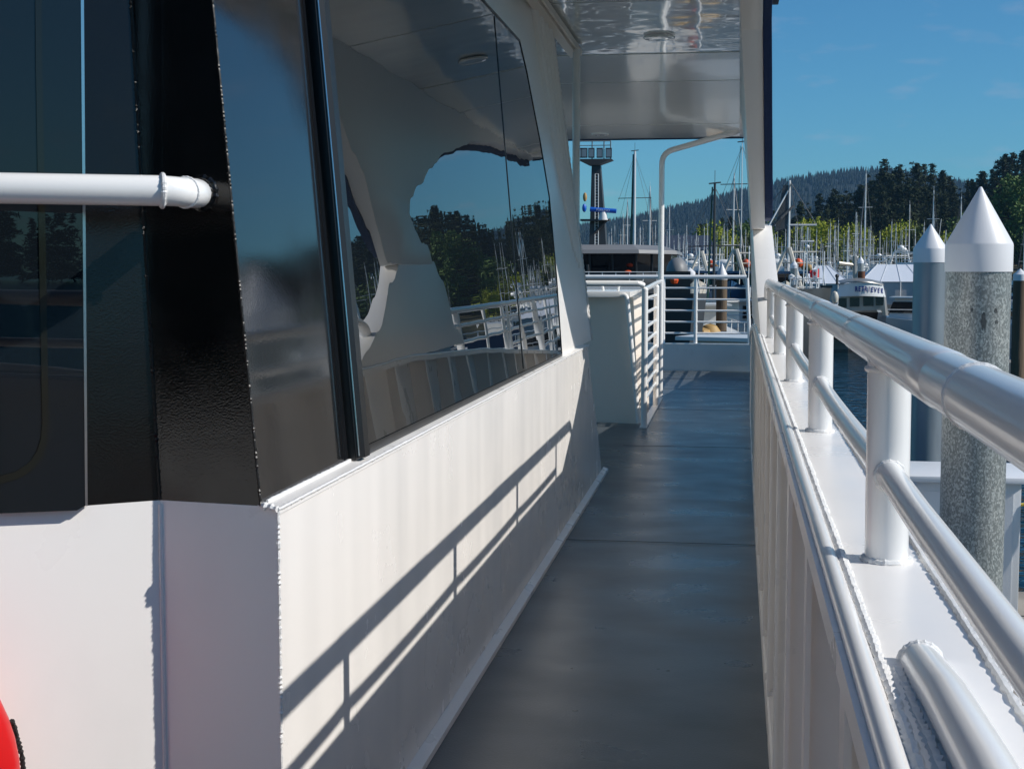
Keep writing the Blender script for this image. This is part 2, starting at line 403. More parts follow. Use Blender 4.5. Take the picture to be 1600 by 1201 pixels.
# wooded shore round to the right of and behind the berth: one far mass, seen only mirrored in the glass
for i in range(330):
    a = radians(rr.uniform(26, 150)); d = rr.uniform(330, 400)
    X = d * sin(a); Y = d * cos(a)
    if (X / max(1, Y)) * 2234 + 1144 < 2050 and Y > 300: continue
    k = rr.randrange(3); h, (mc, _t) = BGT[k]; sc = rr.uniform(.6, 1.05); a2 = rr.random() * 6; ca, sa = cos(a2), sin(a2)
    outside_bg.add([(X + (v[0] * ca - v[1] * sa) * sc, Y + (v[0] * sa + v[1] * ca) * sc, -1.5 + v[2] * sc) for v in mc.v], mc.f)
outside.v += []; off = len(outside.v); outside.v += outside_bg.v; outside.f += [tuple(q + off for q in f) for f in outside_bg.f]
tag(outside.build('shore_forest', 'needles', smooth=0), 'dark conifer wood continuing along the shore at the right edge', 'forest', kind='stuff')
LG = leafy_mesh(3, 13, 5.2); LG2 = leafy_mesh(8, 10, 5.5, 2400); LY = leafy_mesh(5, 7, 4.2, 2200, .26); LY2 = leafy_mesh(6, 5.5, 4.6, 2000, .26); LY3 = leafy_mesh(9, 8, 3.6, 2200, .28)
gl = []
for i, (px, ty, Y, m) in enumerate([(1590, 275, 322, 0), (1560, 285, 325, 1), (1600, 330, 318, 1), (1575, 322, 316, 0), (1625, 300, 318, 0), (1500, 338, 318, 1), (1195, 352, 325, 0), (1175, 350, 320, 1), (1160, 356, 322, 1), (1700, 320, 318, 0), (1780, 325, 318, 1)]):
    X = (px - 1144) / 2234 * Y; top = 1.2 + (421 - ty) / 2234 * Y
    if len(gl) < 2:
        g_ = make_tree('leafy_tree', (LG, LG2)[len(gl)], 'leaf_green', (X, Y, 0), 'bright green leafy tree at the foot of the dark wood', 'tree', 'green leafy trees below the wood'); gl.append(g_); o = g_
    else: o = copy_tree(gl[m])
    H = (13, 10)[m if len(gl) == 2 and i > 1 else i]; sc = max(.5, min(1.3, (top + 1) / H)); o.scale = (sc,) * 3; o.location = (X, Y, top - H * sc * .97); o.rotation_euler.z = i
yl = []
ylp = [(1040, 398), (1075, 378), (1098, 362), (1112, 366), (1128, 370), (1150, 372), (1165, 368), (1206, 378), (1222, 372), (1240, 385), (1258, 356), (1272, 362), (1290, 366), (1305, 372), (1318, 376), (1334, 370), (1350, 370), (1362, 374), (1388, 370), (1400, 366), (1422, 354), (1438, 366), (1462, 378), (1482, 362), (1500, 374), (1518, 378), (1585, 376), (1620, 374), (1660, 370), (1700, 376), (1745, 372), (1800, 378)]
for i, (px, ty) in enumerate(ylp):
    Y = 296 + (i * 37 % 11); X = (px - 1144) / 2234 * Y; top = 1.2 + (421 - ty) / 2234 * Y
    m = (0, 1, 2, 0, 1, 1, 2)[i % 7]
    if i % 9 == 8: continue
    if len(yl) < 3:
        o = make_tree('shore_tree', (LY, LY2, LY3)[m], ('leaf_yellow', 'leaf_yellow', 'leaf_olive')[m], (X, Y, 0), ('yellow-green spring tree on the shore behind the masts', 'yellow-green spring tree on the shore behind the masts', 'olive green tree standing among the yellow shore trees')[m], 'tree', ('yellow-green trees along the shore', 'yellow-green trees along the shore', 'olive trees along the shore')[m]); yl.append(o)
    else: o = copy_tree(yl[m])
    top += 1.3 * sin(i * 4.7); H = (7, 5.5, 8)[m]; sc = max(.5, min(1.5, (top + 1.2) / H)); o.scale = (sc * (.7 + .25 * sin(i * 2.3)), sc * .8, sc); o.location = (X, Y, top - H * sc * .97); o.rotation_euler.z = i * 2.1

# ------------------------------------------------------------------ our vessel: deck and hull
def curve_x(Y): return .00045 * Y * Y
deck = MB()
ys = [-3 + i * .5 for i in range(41)]; ys[-1] = 16.9
L_ = [(-3.6, y, 0) for y in ys]; Rr = [(.19 + curve_x(max(y, 0)), y, 0) for y in ys]
deck.slab(L_ + Rr[::-1], [(x, y, -.06) for x, y, z in L_ + Rr[::-1]])
tag(deck.build('deck', 'deck_paint', smooth=0), kind='structure')
sm = MB()
for y in (.6, 6.15, 9.55, 12.1, 14.2, 15.5):
    sm.box((-.72, y, .0035), (.115 + curve_x(y), y + .006, .005))
tag(sm.build('deck_seam', 'deck_seam', smooth=0), kind='structure')
hull = MB()
hx = lambda y, z: .205 + curve_x(max(y, 0)) - (z < -1) * .12
lp0 = [(-3.8, -3, -.062)] + [(hx(y, 0), y, -.062) for y in ys] + [(-3.8, 16.86, -.062)]
lp1 = [(-3.6, -3, WZ - .3)] + [(hx(y, -2), y, WZ - .3) for y in ys] + [(-3.6, 16.6, WZ - .3)]
hull.slab(lp0, lp1)
tag(hull.build('boat_hull', 'boat_blue', smooth=0), 'dark blue side of the white passenger boat below its deck edge', 'boat hull')

# ------------------------------------------------------------------ deckhouse (left)
SX = -.745                         # lower side wall
def SW(Y, z, d=0): return Vector((-.775 - .095 * (z - .806) + d, Y, z + d * .095))
CA = Vector((-.965, 2.270, 0)); CB = Vector((SX, 2.234, 0))
dir45 = Vector((-.171, -.125, 0)).normalized()
CFAR = CA + dir45 * 1.5
nA = Vector((-dir45.y, dir45.x, 0)).normalized(); nB = Vector((-.08, -.9968, 0)).normalized()
nB = Vector((CB.y - CA.y, -(CB.x - CA.x), 0)); nB.normalize()
house = empty('deckhouse', (-1.6, 4.5, 0), 'white deckhouse with black upper corner and long tinted side window', 'deckhouse')
# lower wall, cut back at its far end
m = MB()
lowB = lambda p: Vector((p.x, p.y, 0))
o1 = [Vector((SX, 2.2435, 0)), Vector((SX, 2.2435, .80)), Vector((SX, 7.37, .80)), Vector((SX, 7.62, .55)), Vector((SX, 7.98, .25)), Vector((SX, 8.22, 0))]
m.slab(o1, [p + Vector((-.02, 0, 0)) for p in o1])
m.build('side_wall', 'white_wall', house, True, smooth=20)
m = MB()
endp = [Vector((SX - .002, 7.37, .80)), Vector((SX - .002, 7.62, .55)), Vector((SX - .002, 7.98, .25)), Vector((SX - .002, 8.22, 0))]
far = [Vector((-2.6, p.y + .25, p.z)) for p in endp]
m.add(endp + far, [(i, i + 1, 5 + i, 4 + i) for i in range(3)])
for i in range(1, 3):
    pass
m.build('end_wall', 'white_paint', house, True)
m = MB(); t = Vector((0, .03, 0))
m.add([CA, CB + Vector((.0, 0, 0)), CB + Vector((0, 0, .806)), CA + Vector((0, 0, .806))], [(0, 1, 2, 3)])
m.add([CFAR, CA, CA + Vector((0, 0, .806)), CFAR + Vector((0, 0, .806))], [(0, 1, 2, 3)])
mmm = m.build('corner_wall', 'white_paint', house, True, smooth=0)
m = MB(); q1 = Vector((CFAR.x, CFAR.y, 0)); m.box((CFAR.x - .9, -5, 0), (CFAR.x - .002, CFAR.y - .002, .806)); m.build('unseen_aft_wall', 'white_paint', house, True, smooth=0)  # unseen aft wall, added so the black corner mirrors something dark
m = MB(); m.box((CFAR.x - .9, -5, .807), (CFAR.x - .01, CFAR.y - .002, 2.46)); m.build('unseen_aft_upper_wall', 'black_paint', house, True, smooth=0)  # its unseen black upper half, added for the same dark reflection
# sill ledge
m = MB()
m.slab([(SX + .004, 2.2335, .793), (SX + .004, 2.2335, .803), (-.80, 2.2445, .809), (-.80, 2.2445, .793)], [(SX + .004, 7.40, .793), (SX + .004, 7.40, .803), (-.80, 7.40, .809), (-.80, 7.40, .793)])
m.build('sill', 'white_paint', house, True, smooth=0)
m = MB()
bead(m, [(SX + .003, 2.232, .802), (SX + .003, 5.0, .802), (SX + .003, 7.4, .802)], .0035, .012, 6)
bead(m, [(SX + .0015, 2.236, .0), (SX + .0015, 2.236, .80)], .0031, .0085, 7, .7)
bead(m, [(-.771, 2.236, .8075), (SX + .002, 2.231, .803)], .006, .011, 7)
m.tube([(CA.x + .001, CA.y - .001, 0), (CA.x, CA.y - .0015, .3), (CA.x + .001, CA.y - .001, .80)], .0042, 8)
bead(m, [(-.7745, 2.80, .8085), (-.7745, 2.27, .8085)], .0035, .03, 6, .1)
m.build('weld_bead', 'weld_white', house, True)
# ledge at the foot of the wall
m = MB()
m.slab([(SX - .01, 2.26, .001), (SX + .001, 2.26, .028), (SX + .03, 2.26, .018), (SX + .03, 2.26, .001)], [(SX - .01, 8.32, .001), (SX + .001, 8.32, .028), (SX + .03, 8.32, .018), (SX + .03, 8.32, .001)])
m.build('foot_ledge', 'white_paint', house, True, smooth=0)
# black corner above the paint line
bs = MB(); zt = 2.46
def B(p, z):                      # corner lines lean in with the side wall
    return Vector((p.x - .095 * (z - .806) * .5, p.y + .02 * (z - .806), z))
A0, A1 = B(CA, .806), B(CA, zt)
E0 = Vector((-.775, 2.240, .806)); E1 = SW(2.30, zt); E1 = Vector((-.775 - .095 * (zt - .806), 2.292, zt))
F0 = CFAR + Vector((0, 0, .806)); F1 = CFAR + Vector((-.07, .03, zt))
def gridquad(mb, a, b, c, d, n=1):
    mb.add([a, b, c, d], [(0, 1, 2, 3)])
gridquad(bs, A0, E0, E1, A1); gridquad(bs, F0, A0, A1, F1)
bs.build('black_corner', 'black_paint', house, True, smooth=0)
bs = MB(); gridquad(bs, E0, SW(2.79, .806), SW(2.83, zt), E1)
bs.build('black_side', 'black_side', house, True, smooth=0)
m = MB()
bead(m, [A0, A1], .0032, .009, 6, .15); bead(m, [E0, E1], .0026, .007, 6, .15)
m.build('black_weld', 'black_weld', house, True)
# upper side plate beyond the window, slanted end
win = [(2.80, .806), (6.39, .806), (6.46, 1.17), (6.46, 1.53), (6.31, 1.77), (6.07, 2.05), (5.93, 2.158), (4.9, 2.162), (2.86, 2.165)]
up = MB()
plate = [(6.39, .806), (7.87, .806), (7.78, 1.15), (7.64, 1.52), (7.45, 2.0), (7.28, 2.46), (2.83, 2.46), (2.86, 2.165), (4.9, 2.162), (5.93, 2.158), (6.07, 2.05), (6.31, 1.77), (6.46, 1.53), (6.46, 1.17)]
up.slab([SW(*p) for p in plate], [SW(*p, -.03) for p in plate])
up.build('upper_plate', 'fin_white', house, True, smooth=20)
up = MB()
for i in range(4):
    a = SW(6.50 + i * .17, 2.44); b = SW(6.86 + i * .14, 1.85); c = SW(7.33 + i * .07, 1.30 - .03 * i)
    P = arc(a, b * 2 - (a + c) / 2, c, 18)
    up.tube([p + Vector((.004, 0, 0)) for p in P], [.030 * (1 - .6 * (k / 18)) for k in range(19)], 8)
up.build('flute', 'fin_white', house, True)
up = MB()
q = [SW(7.87, .806), SW(7.78, 1.15), SW(7.64, 1.52), SW(7.45, 2.0), SW(7.28, 2.46)]
up.add(q + [p + Vector((-1.7, .1, 0)) for p in q], [(i, i + 1, 6 + i, 5 + i) for i in range(4)])
up.build('end_plate', 'fin_white', house, True)
up = MB(); bead(up, [p + Vector((.002, 0, 0)) for p in q], .007, .03, 6, .15)
up.build('end_weld', 'weld_white', house, True)
# roof block of the house and its eave trim under the canopy
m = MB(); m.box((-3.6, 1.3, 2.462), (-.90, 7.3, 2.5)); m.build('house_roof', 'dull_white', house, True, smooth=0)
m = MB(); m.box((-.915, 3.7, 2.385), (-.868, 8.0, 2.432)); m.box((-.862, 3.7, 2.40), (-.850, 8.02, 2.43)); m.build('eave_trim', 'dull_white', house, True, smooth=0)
# big window
wn = empty('w', (0, 0, 0), None, None); bpy.data.objects.remove(wn)
g = MB(); gi = [(2.855, .826), (6.375, .818), (6.445, 1.17), (6.445, 1.53), (6.295, 1.77), (6.055, 2.045), (5.92, 2.147), (4.9, 2.150), (2.905, 2.152)]
g.slab([SW(*p, .012) for p in gi], [SW(*p, -.02) for p in gi])
glass = g.build('window', 'glass_dark', house, True, smooth=0)
g = MB()
n = len(win)
for i in range(n):
    a0, a1 = win[i], win[(i + 1) % n]; b0, b1 = gi[i], gi[(i + 1) % n]
    g.slab([SW(*a0, -.01), SW(*a1, -.01), SW(*b1, -.01), SW(*b0, -.01)], [SW(*a0, .013), SW(*a1, .013), SW(*b1, .015), SW(*b0, .015)])
g.slab([SW(2.80, .81, .014), SW(2.86, .81, .014), SW(2.915, 2.17, .014), SW(2.855, 2.17, .014)], [SW(2.812, .81, .030), SW(2.85, .81, .030), SW(2.905, 2.17, .030), SW(2.867, 2.17, .030)])
g.build('window_gasket', 'rubber', glass, True, smooth=30)
g = MB(); g.tube([SW(2.868, .815, .017), SW(2.922, 2.17, .017)], .0022, 6); g.tube([SW(2.802, .815, .020), SW(2.856, 2.17, .020)], .0016, 6)
g.build('trim_strip', 'chrome', glass, True)
g = MB(); g.tube([SW(5.185, .83, .0125), SW(5.275, 2.14, .0125)], .0022, 6); g.build('pane_joint', 'rubber', glass, True)
# front pane on the angled wall
pA = CA + nA * .022 + Vector((0, 0, .8))
def onA(px, py, d=.0): return atPlane(px, py, CA + nA * (.022 + d), nA)
g = MB()
c1, c2, c3, c4 = onA(131, -150), onA(133, 790), onA(120, 797), onA(-260, 812)
c5 = onA(-260, -150)
lp = [c1, c2, c3, c4, c5]
g.slab(lp, [p - nA * .016 for p in lp])
fw = g.build('front_window', 'glass_front', house, True, smooth=0)
g = MB(); e = [onA(126, -150), onA(126, 300), onA(135, 500), onA(135, 790)]
g.slab([onA(130, -150, .0015), onA(137, 790, .0015), onA(133, 790, .0015), onA(125, -150, .0015)], [onA(130, -150, -.018), onA(137, 790, -.018), onA(133, 790, -.018), onA(125, -150, -.018)])
g.build('edge_strip', 'chrome', fw, True, smooth=0)
g = MB(); path = [onA(64, -150, .002), onA(66, 100, .002), onA(72, 400, .002), onA(76, 660, .002)] + [onA(*p, .002) for p in ((74, 690), (66, 715), (50, 735), (28, 748), (-10, 758), (-200, 766))]
inn = [onA(54, -150, .002), onA(56, 100, .002), onA(61, 400, .002), onA(66, 660, .002)] + [onA(*p, .002) for p in ((64, 684), (58, 704), (46, 722), (26, 736), (-10, 746), (-200, 754))]
nn = len(path)
g.add(path + inn + [p - nA * .003 for p in path] + [p - nA * .003 for p in inn], [(i, i + 1, nn + i + 1, nn + i) for i in range(nn - 1)] + [(2 * nn + i, 2 * nn + i + 1, i + 1, i) for i in range(nn - 1)])
g.build('inner_frame', 'olive_frame', fw, True, smooth=0)
# short white grab pipe into the black corner
m = MB(); r0 = .0235
pts = [Vector((-2.1, 1.93, 1.322)), Vector((-1.2, 1.99, 1.322)), Vector((-.935, 2.075, 1.3215)), Vector((-.905, 2.09, 1.321)), Vector((-.882, 2.115, 1.3205)), Vector((-.868, 2.15, 1.32)), Vector((-.862, 2.25, 1.318))]
p = [atY(-260, 293, 1.92), atY(0, 294, 2.0), atY(250, 298, 2.07), atY(272, 299, 2.08), atY(290, 300.5, 2.10), atY(304, 302, 2.14), atY(312, 303, 2.26)]
gp = empty('grab_pipe', p[2], 'white welded grab pipe reaching into the black corner panel', 'handrail')
m.tube(p, [r0 * .99, r0, r0, r0 * .97, r0 * .97, r0, r0], 28); m.build('pipe', 'rail_white', gp, True)
m = MB(); ring_bead(m, p[2] + Vector((.004, 0, 0)), p[3] - p[2], r0 * 1.0, .0042, 22); ring_bead(m, p[4], p[5] - p[3], r0 * .99, .0022, 20); m.build('weld_ring', 'weld_white', gp, True)
m = MB(); ring_bead(m, atY(316, 302, 2.205), (.2, 1, 0), r0 * 1.05, .006, 16); m.build('base_weld', 'black_paint', gp, True)

# ------------------------------------------------------------------ canopy roof
roof = empty('canopy_roof', (-1.7, 8.8, 2.44), 'glossy white canopy roof over the walkway with recessed round lights', 'roof')
def rx(Y): return .005 + .0065 * (Y - 6.7)
m = MB(); yy = [3.7, 5.0, 6.7, 8.3, 10, 12, 13.6]
def panel(y0, y1, z):
    lp = [(-3.5, y0, z), (rx(y0) + .03, y0, z), (rx(y1) + .03, y1, z), (-3.5, y1, z)]
    mm = MB().slab(lp, [(x, y, z + .02) for x, y, _ in lp]); return mm
segs = [3.7, 5.1, 6.7, 8.31, 9.51, 11.0, 12.3, 13.2, 13.6]
for i, (a, b) in enumerate(zip(segs[:-1], segs[1:])):
    panel(a + .004, b - .004, 2.44 + (.006 if i < 3 else 0) + .002 * (i % 2)).build('ceiling_panel', 'ceiling_wavy' if i < 3 else 'ceiling_gloss', roof, True, smooth=0)
m = MB(); lp = [(-3.6, 3.6, 2.475), (.12, 3.6, 2.475), (.17, 13.66, 2.475), (-3.6, 13.66, 2.475)]
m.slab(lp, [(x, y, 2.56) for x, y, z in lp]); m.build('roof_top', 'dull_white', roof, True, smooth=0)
m = MB(); m.box((-3.6, 13.602, 2.432), (.09, 13.63, 2.474)); m.build('end_edge', 'navy_canvas', roof, True, smooth=0)
for (lx, ly, r) in ((-.402, 7.70, .085), (-1.215, 13.05, .085), (-1.7, 7.2, .085), (-1.9, 9.8, .085), (-.9, 5.3, .085), (-.42, 10.3, 0)):
    if not r: continue
    m = MB(); m.lathe([(r, -.004), (r, -.010), (r * .93, -.014), (r * .55, -.014), (.001, -.013)], (lx, ly, 2.444), 36)
    m.build('recessed_light', 'ceiling_wavy', roof, True)

# fin-shaped side pillar carrying the canopy
fin = empty('pillar_fin', (.15, 7.2, .93), 'white leaning fin-shaped pillar that flares into the canopy edge', 'pillar')
def fin_l(z, Y): return .086 - .080 * (z - 1.46) + .0072 * max(0, Y - 7)
def fin_r(z, Y): return .153 - .048 * (z - 1.46) + .0072 * max(0, Y - 7)
upper = [(7.04, 1.40), (6.92, 1.50), (6.75, 1.67), (6.58, 1.85), (6.38, 2.04), (6.20, 2.22), (5.92, 2.34), (5.3, 2.39), (4.6, 2.40), (3.9, 2.40), (3.62, 2.41), (3.62, 2.47), (13.6, 2.47), (13.6, 2.442), (12.3, 2.42), (11.0, 2.37), (9.9, 2.28), (8.87, 2.11), (8.3, 1.98), (7.85, 1.84), (7.66, 1.76), (7.60, 1.68), (7.68, 1.60), (7.85, 1.51), (8.0, 1.40)]
lower = [(7.22, 1.42), (6.95, 1.25), (6.62, 1.10), (6.10, .912), (8.68, .912), (8.42, 1.08), (8.28, 1.26), (8.06, 1.42)]
def finslab(pts, fa, fb):
    return MB().slab([Vector((fa(z, Y), Y, z)) for Y, z in pts], [Vector((fb(z, Y), Y, z)) for Y, z in pts])
finslab(upper, fin_l, fin_r).build('upper_fin', 'fin_white', fin, True, 20, .004)
finslab(lower, lambda z, Y: .112 - .05 * (z - 1.13), lambda z, Y: .214 - .07 * (z - 1.13)).build('lower_fin', 'fin_white', fin, True, 20, .004)
cv = [(7.02, 1.45), (6.88, 1.53), (6.70, 1.70), (6.53, 1.88), (6.33, 2.07), (6.16, 2.25), (5.90, 2.36), (5.3, 2.405), (4.6, 2.41), (3.6, 2.415), (3.6, 2.5), (13.62, 2.5), (13.62, 2.40), (12.3, 2.385), (11.0, 2.33), (9.9, 2.24), (8.87, 2.07), (8.3, 1.94), (7.85, 1.80), (7.55, 1.62), (7.5, 1.45)]
finslab(cv, lambda z, Y: fin_r(z, Y) + .001, lambda z, Y: fin_r(z, Y) + .038).build('side_curtain', 'navy_canvas', fin, True, 40, .004)

# flood lamp outside the canopy edge
fl = empty('flood_lamp', (.165, 6.95, 2.50), 'small boxy flood lamp on the outer canopy edge beside the blue sky', 'lamp')
m = MB(); m.box((.118, 6.90, 2.474), (.205, 7.05, 2.512)); m.build('housing', 'mast_dark', fl, True, bevel=.004)
m = MB(); m.box((.128, 6.894, 2.480), (.20, 6.898, 2.506)); m.build('lens', 'lamp_lens', fl, True, smooth=0)

# thin white post at the end of the deckhouse
m = MB(); m.tube([(-.86, 7.8, 0), (-.857, 7.8, 2.40)], .021, 16)
ps = m.build('corner_post', 'rail_white'); tag(ps, 'slim straight white post at the far end of the deckhouse', 'post')
# bent pipe post to the canopy
m = MB()
P = [Vector((-.652, 13.15, 0)), Vector((-.652, 13.15, 2.12))] + arc((-.652, 13.15, 2.16), (-.652, 13.15, 2.27), (-.55, 13.13, 2.295), 8) + [Vector((-.08, 13.0, 2.41))] + arc((-.02, 12.98, 2.425), (.03, 12.96, 2.43), (.045, 12.95, 2.46), 4)
m.tube(P, .026, 20); pp = m.build('pipe_post', 'rail_white'); tag(pp, 'white pipe post bending over at the top to meet the canopy', 'post')

# ------------------------------------------------------------------ bulwark on the right
bw = empty('bulwark', (.15, 6, 0), 'white steel bulwark with inner frames and a welded cap along the walkway', 'bulwark')
capz = lambda Y: (.897 + .022 * (1 - math.exp(-max(Y, 0) / 2.0)) if Y < 6 else .918) - .078 * max(0, min(1, (Y - 7.2) / 2.1)) - .0600 * max(0, min(4.0, Y - 9.3)) - .080 * max(0, Y - 13.3)
YS = [-2.5 + i * .25 for i in range(78)]
YS = [y for y in YS if y <= 16.75]
def strip(name, prof, mt, y0=-2.5, y1=16.7, smooth=30):
    ysl = [y0] + [y for y in YS if y0 < y < y1] + [y1]
    mb = MB(); n = len(prof)
    for y in ysl:
        for (x, z) in prof: mb.v.append((x + curve_x(max(y, 0)), y, (z + capz(y)) if z > -.5 else (z + 1.0)))
    # profile z: > -.5 relative to the cap, below that absolute (+1)
    for i in range(len(ysl) - 1):
        for k in range(n):
            mb.f.append((i * n + k, i * n + (k + 1) % n, (i + 1) * n + (k + 1) % n, (i + 1) * n + k))
    mb.f.append(tuple(range(n))[::-1]); mb.f.append(tuple(range((len(ysl) - 1) * n, len(ysl) * n)))
    return mb.build(name, mt, bw, True, smooth)
strip('plating', [(.172, -.006), (.190, -.006), (.204, -.999), (.180, -.999)], 'white_paint')
strip('cap', [(.108, -.0055), (.108, 0), (.196, 0), (.196, -.0055)], 'white_paint')
strip('cap_lip', [(.086, -.03), (.092, -.03), (.092, -.006), (.086, -.006)], 'white_paint')
m = MB(); m.tube([(.100 + curve_x(max(y, 0)), y, capz(y) - .002) for y in YS if y < 16.75], .0092, 14)
m.build('edge_pipe', 'rail_white', bw, True)
m = MB(); ysd = [-1 + i * .25 for i in range(48)]
bead(m, [(.1125 + curve_x(max(y, 0)), y, capz(y) + .0005) for y in ysd], .0045, .012, 7, .5)
bead(m, [(.194 + curve_x(max(y, 0)), y, capz(y) + .001) for y in ysd], .0034, .02, 6, .4)
m.build('cap_weld', 'weld_white', bw, True)
strip('foot_plate', [(.098, -.999), (.098, -.93), (.103, -.925), (.180, -.925), (.180, -.999)], 'white_paint')
fy = .35
frame_src = None
for i in range(30):
    y = -1.9 + i * .625
    if y > 16.3: break
    m = MB(); x = curve_x(max(y, 0)); z1 = capz(y) - .031
    m.box((.106 + x, y, .075), (.176 + x, y + .007, z1 + .02)); m.box((.0985 + x, y - .022, .076), (.1055 + x, y + .030, z1))
    m.box((.106 + x, y - .015, .076), (.14 + x, y, .088))
    m.build('frame', 'white_paint', bw, True, smooth=0)

# ------------------------------------------------------------------ handrail on the bulwark
hr = empty('side_handrail', (.155, 3, .92), 'glossy white pipe handrail standing on the bulwark cap at the right', 'railing')
hx_ = lambda Y: .1555 + .0003 * max(Y, 0) ** 2 * .9
hz = lambda Y: 1.1155 + .0035 * Y
Yr = [-2.4, -1.5, -.6, 0, .3, .6, .9, 1.2, 1.5, 2.0, 2.5, 3.0, 3.6, 4.2, 4.8, 5.4, 6.0, 6.35]
r1 = .0215
m = MB(); pts = [(hx_(y), y, hz(y)) for y in Yr] + [tuple(q) for q in arc((hx_(6.4), 6.4, hz(6.4)), (hx_(6.5), 6.52, hz(6.5)), (.165, 6.54, 1.04), 6)]
m.tube(pts, r1, 32); m.build('top_rail', 'rail_white', hr, True)
for (a, b, dr) in ((1.06, 1.78, .0010), (2.5, 3.3, .0012), (4.3, 4.9, .0015)):
    m = MB(); n_ = 10; P = [Vector((hx_(a + (b - a) * i / n_), a + (b - a) * i / n_, hz(a + (b - a) * i / n_))) for i in range(n_ + 1)]
    m.tube([P[0] - (P[1] - P[0]).normalized() * .010] + P + [P[-1] + (P[-1] - P[-2]).normalized() * .010], [r1 - .0002] + [r1 + dr] * (n_ + 1) + [r1 - .0002], 32)
    m.build('sleeve', 'rail_white', hr, True)
m = MB(); ring_bead(m, (hx_(.93), .93, hz(.93)), (0, 1, 0), r1, .0012, 26, 3)
m.build('rail_weld', 'weld_white', hr, True)
postY = [-1.95, -.82, .31, 1.44, 2.55, 3.66, 4.80, 5.92]
postY = [-1.95, -.82, 1.44, 2.55, 3.66, 4.80, 5.92]
for i, y in enumerate(postY):
    m = MB(); m.tube([(hx_(y) + .001, y, capz(y)), (hx_(y), y, hz(y))], .0215, 24); po = m.build('post', 'rail_white', hr, True)
    m = MB(); ring_bead(m, (hx_(y) + .001, y, capz(y) + .0015), (0, 0, 1), .0225, .0034, 20, i + 3); m.build('post_weld', 'weld_white', po, True); m = MB()
    ring_bead(m, (hx_(y), y, hz(y) - .019), (0, 0, 1), .0215, .0028, 20, i + 30)
    m.build('post_weld', 'weld_white', po, True)
for i, (a, b) in enumerate(zip(postY[:-1], postY[1:])):
    m = MB(); za = .997
    P = [Vector((hx_(a) - .0, a + .018, za + .002))] + [Vector((hx_(a + (b - a) * t), a + (b - a) * t, za - .004 * sin(pi * t))) for t in (.1, .3, .5, .7, .9)] + [Vector((hx_(b), b - .018, za + .002))]
    m.tube(P, .0132, 20); mr = m.build('mid_rail', 'rail_white', hr, True)
    m = MB(); ring_bead(m, (hx_(a), a + .021, za), (0, 1, 0), .0135, .0030, 14, i); m.build('rail_joint', 'weld_white', mr, True); m = MB(); ring_bead(m, (hx_(b), b - .021, za), (0, 1, 0), .0135, .0030, 14, i + 9); m.build('rail_joint', 'weld_white', mr, True)
ar = empty('aft_handrail', (.2, 12, .82), 'white pipe handrail beyond the fin pillar, seen mirrored in the long window', 'railing')
ax = lambda y: .150 + curve_x(y)
for z, r_, y0 in ((1.12, .022, 8.55), (1.02, .013, 8.55), (.91, .013, 8.7), (.80, .013, 11.0), (.69, .013, 12.7), (.58, .013, 14.2), (.47, .013, 15.4)):
    m = MB(); m.tube([(ax(y0 + (16.7 - y0) * i / 12), y0 + (16.7 - y0) * i / 12, z) for i in range(13)], r_, 14); m.build('rail', 'rail_white', ar, True)
for i in range(9):
    y = 8.9 + i * .95
    m = MB(); m.tube([(ax(y), y, capz(y)), (ax(y), y, 1.12)], .0215, 14); m.build('post', 'rail_white', ar, True)
# pipe lying welded on the cap
cp = empty('cap_pipe', (.146, .9, .91), 'short white pipe welded flat onto the bulwark cap, lower right', 'pipe')
m = MB(); m.tube([(.144, 1.075, .905), (.145, .95, .915), (.146, .80, .918), (.147, .3, .92)], [.0155, .0162, .0165, .0165], 24); m.build('pipe', 'rail_white', cp, True)
m = MB(); bead(m, [(.125, 1.07, .902), (.126, .9, .903), (.127, .4, .903)], .0048, .012, 6); bead(m, [(.163, 1.07, .902), (.1635, .9, .903), (.165, .4, .903)], .0048, .012, 6); ring_bead(m, (.144, 1.078, .905), (0, 1, .1), .0150, .0026, 20)
m.build('pipe_weld', 'weld_white', cp, True)

# ------------------------------------------------------------------ far end of the walkway
er = empty('end_railing', (-.9, 16.8, 0), 'white railing with five bars across the far end of the deck', 'railing')
m = MB(); m.slab([(-3.0, 16.84, 0), (.255, 16.84, 0), (.255, 16.90, 0), (-3.0, 16.90, 0)], [(-3.0, 16.775, .318), (.255, 16.775, .318), (.255, 16.82, .318), (-3.0, 16.82, .318)]); m.build('toe_board', 'white_paint', er, True, smooth=0)
m = MB(); m.box((-3.0, 16.77, .318), (.255, 16.84, .33)); m.build('toe_cap', 'rail_white', er, True, smooth=0)
m = MB(); m.tube([(-3.0, 16.8, 1.112), (.17, 16.8, 1.112)], .024, 16); m.build('top_rail', 'rail_white', er, True)
for z in (.982, .848, .716, .582, .448):
    m = MB(); m.tube([(-3.0, 16.8, z), (.20, 16.8, z)], .012, 10); m.build('bar', 'rail_white', er, True)
for (x0, x1) in ((-2.0, -2.0), (-.42, -.42), (.175, .215), (-.80, -.80)):
    m = MB(); m.tube([(x1, 16.8, .33), (x0, 16.8, 1.10)], .022, 14); m.build('post', 'rail_white', er, True)
